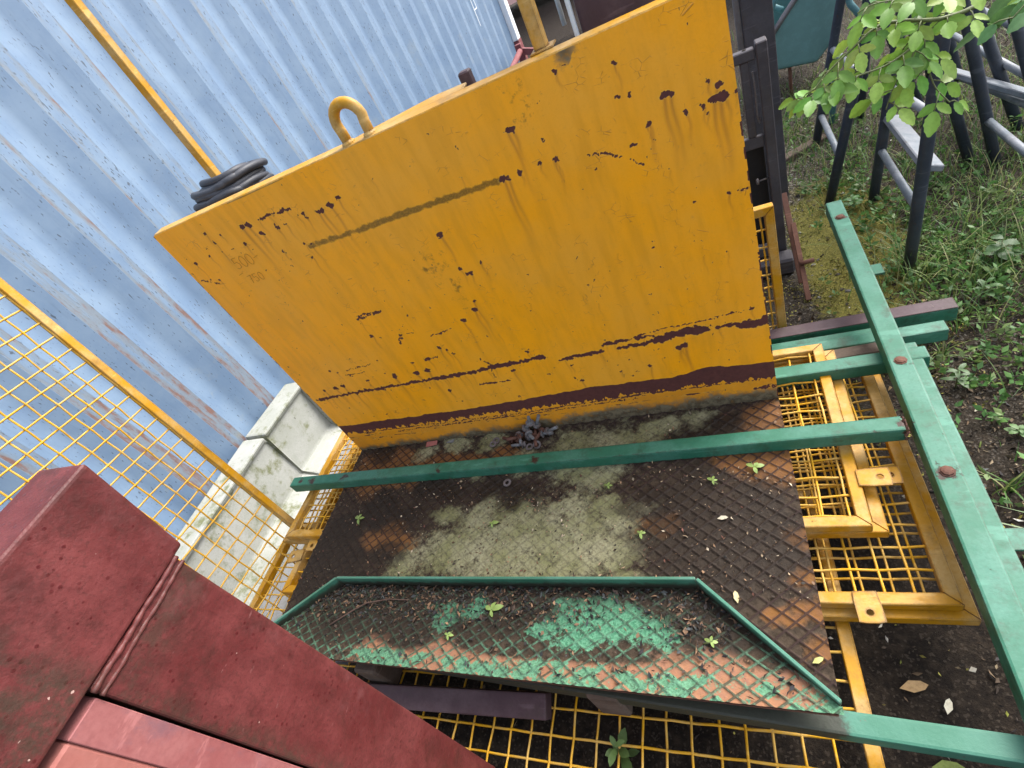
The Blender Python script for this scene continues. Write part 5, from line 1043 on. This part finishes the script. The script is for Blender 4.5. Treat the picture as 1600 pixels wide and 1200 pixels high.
# ------------------------------------------------------------------ overhanging branch with oval toothed leaves
RB = thing('leafy_shrub', 'shrub branch with bright green oval toothed leaves hanging in front of the trestles', 'shrub', (2.35, .55, gz1(2.35, .55)))
def stem_path(pts, n=14):
    pts = [Vector(p) for p in pts]; out = []
    for i in range(len(pts) - 1):
        p0 = pts[max(i - 1, 0)]; p1 = pts[i]; p2 = pts[i + 1]; p3 = pts[min(i + 2, len(pts) - 1)]
        for k in range(n):
            t = k / n; out.append(0.5 * ((2 * p1) + (p2 - p0) * t + (2 * p0 - 5 * p1 + 4 * p2 - p3) * t * t + (3 * p1 - p0 - 3 * p2 + p3) * t ** 3))
    return out + [pts[-1]]
LV, LT, LF = [], [], []
def oval(base, d, up, L, col):
    d = Vector(d).normalized(); s = d.cross(Vector(up)).normalized(); nrm = s.cross(d); k0 = len(LV); N = 9; cup = rng.uniform(.02, .18); droop = rng.uniform(.05, .3)
    for i in range(N + 1):
        t = i / N; w = math.sin(math.pi * min(1, t * .93 + .03)) ** .75 * (.30 - .06 * t)
        tooth = 1 + (.09 if i % 2 else -.05)
        c = Vector(base) + d * L * t - nrm * L * droop * t * t
        for q_, h in ((-w * tooth, cup * w), (-w * .5, cup * .25 * w), (0, -.012), (w * .5, cup * .25 * w), (w * tooth, cup * w)):
            LV.append(c + s * L * q_ + nrm * L * h * 1.4); LT.append([x * (1.12 if abs(q_) < 1e-6 else 1) for x in col])
    for i in range(N):
        for j in range(4):
            a = k0 + i * 5 + j; LF.append((a, a + 1, a + 6, a + 5))
FRESH = [(.20, .36, .055), (.26, .42, .07), (.15, .30, .05), (.30, .45, .09), (.13, .25, .08)]
def frond(path, t0, t1, step, L, sb):
    n = len(path); d = 0; side = 1; acc = 0
    for i in range(1, n):
        seg = (path[i] - path[i - 1]).length; acc += seg; t = i / n
        if t < t0 or t > t1 or acc < step: continue
        acc = 0; tan = (path[i] - path[i - 1]).normalized(); lat = tan.cross(Vector((0, 0, 1))).normalized() * side; side = -side
        # a small side stalk with three to five leaflets
        e = path[i] + (tan * .5 + lat * .8 + Vector((0, 0, rng.uniform(-.55, .1)))).normalized() * rng.uniform(.015, .034); sb.tube([path[i], (path[i] + e) / 2 + Vector((0, 0, .003)), e], [.0011, .001, .0008], 5)
        dd = (e - path[i]).normalized(); col = FRESH[rng.randrange(5)]
        view = Vector((rng.uniform(-.5, .3), -.55 + rng.uniform(-.3, .3), .75))
        oval(e, dd + Vector((0, 0, -.25)), view, L * rng.uniform(.9, 1.2), col)
        for sd in (1, -1):
            if rng.random() < .9: oval(path[i].lerp(e, .6), dd * .5 + dd.cross(view).normalized() * sd + Vector((0, 0, rng.uniform(-.5, 0))), view, L * rng.uniform(.65, 1.0), [c * rng.uniform(.8, 1.15) for c in col])
main = stem_path([(2.35, .55, gz1(2.35, .55)), (2.36, .52, .25), (2.24, .42, .66), (2.02, .28, .76), (1.854, .194, .745), (1.765, .116, .734), (1.703, .084, .741), (1.646, .075, .762), (1.61, .065, .77), (1.571, .047, .756), (1.538, .037, .739), (1.514, .024, .723)])
s2 = stem_path([(1.703, .084, .741), (1.663, .067, .722), (1.621, .052, .712), (1.57, .043, .714), (1.527, .03, .716), (1.494, .023, .712)])
s3 = stem_path([(1.674, .081, .748), (1.656, .053, .71), (1.632, .038, .684), (1.615, .019, .655)])
s4 = stem_path([(1.703, .084, .741), (1.683, .076, .702), (1.689, .055, .656), (1.707, .035, .626)])
s5 = stem_path([(1.854, .194, .745), (1.721, .089, .774), (1.662, .079, .788), (1.611, .075, .801), (1.587, .079, .796)])
s6 = stem_path([(1.854, .194, .745), (1.820, .085, .745), (1.792, .050, .735), (1.772, .038, .722)])
b = MB()
for pth, r0 in ((main, .006), (s2, .0024), (s3, .0020), (s4, .0022), (s5, .0022), (s6, .002)): b.tube(pth, [max(.0010, r0 * (1 - .85 * i / len(pth))) for i in range(len(pth))], 7)
frond(main, .46, 1, .015, .032, b); frond(s2, .05, 1, .015, .034, b); frond(s3, .1, 1, .017, .034, b); frond(s4, .1, 1, .021, .036, b); frond(s5, .1, 1, .016, .032, b); frond(s6, .1, 1, .016, .040, b)
b.build('branches', M['stem'], RB)
mesh_np('leaves', [tuple(v_) for v_ in LV], LF, M['leaf'], RB, smooth=True, attrs={'tint': np.array(LT)}, off=RB.location)
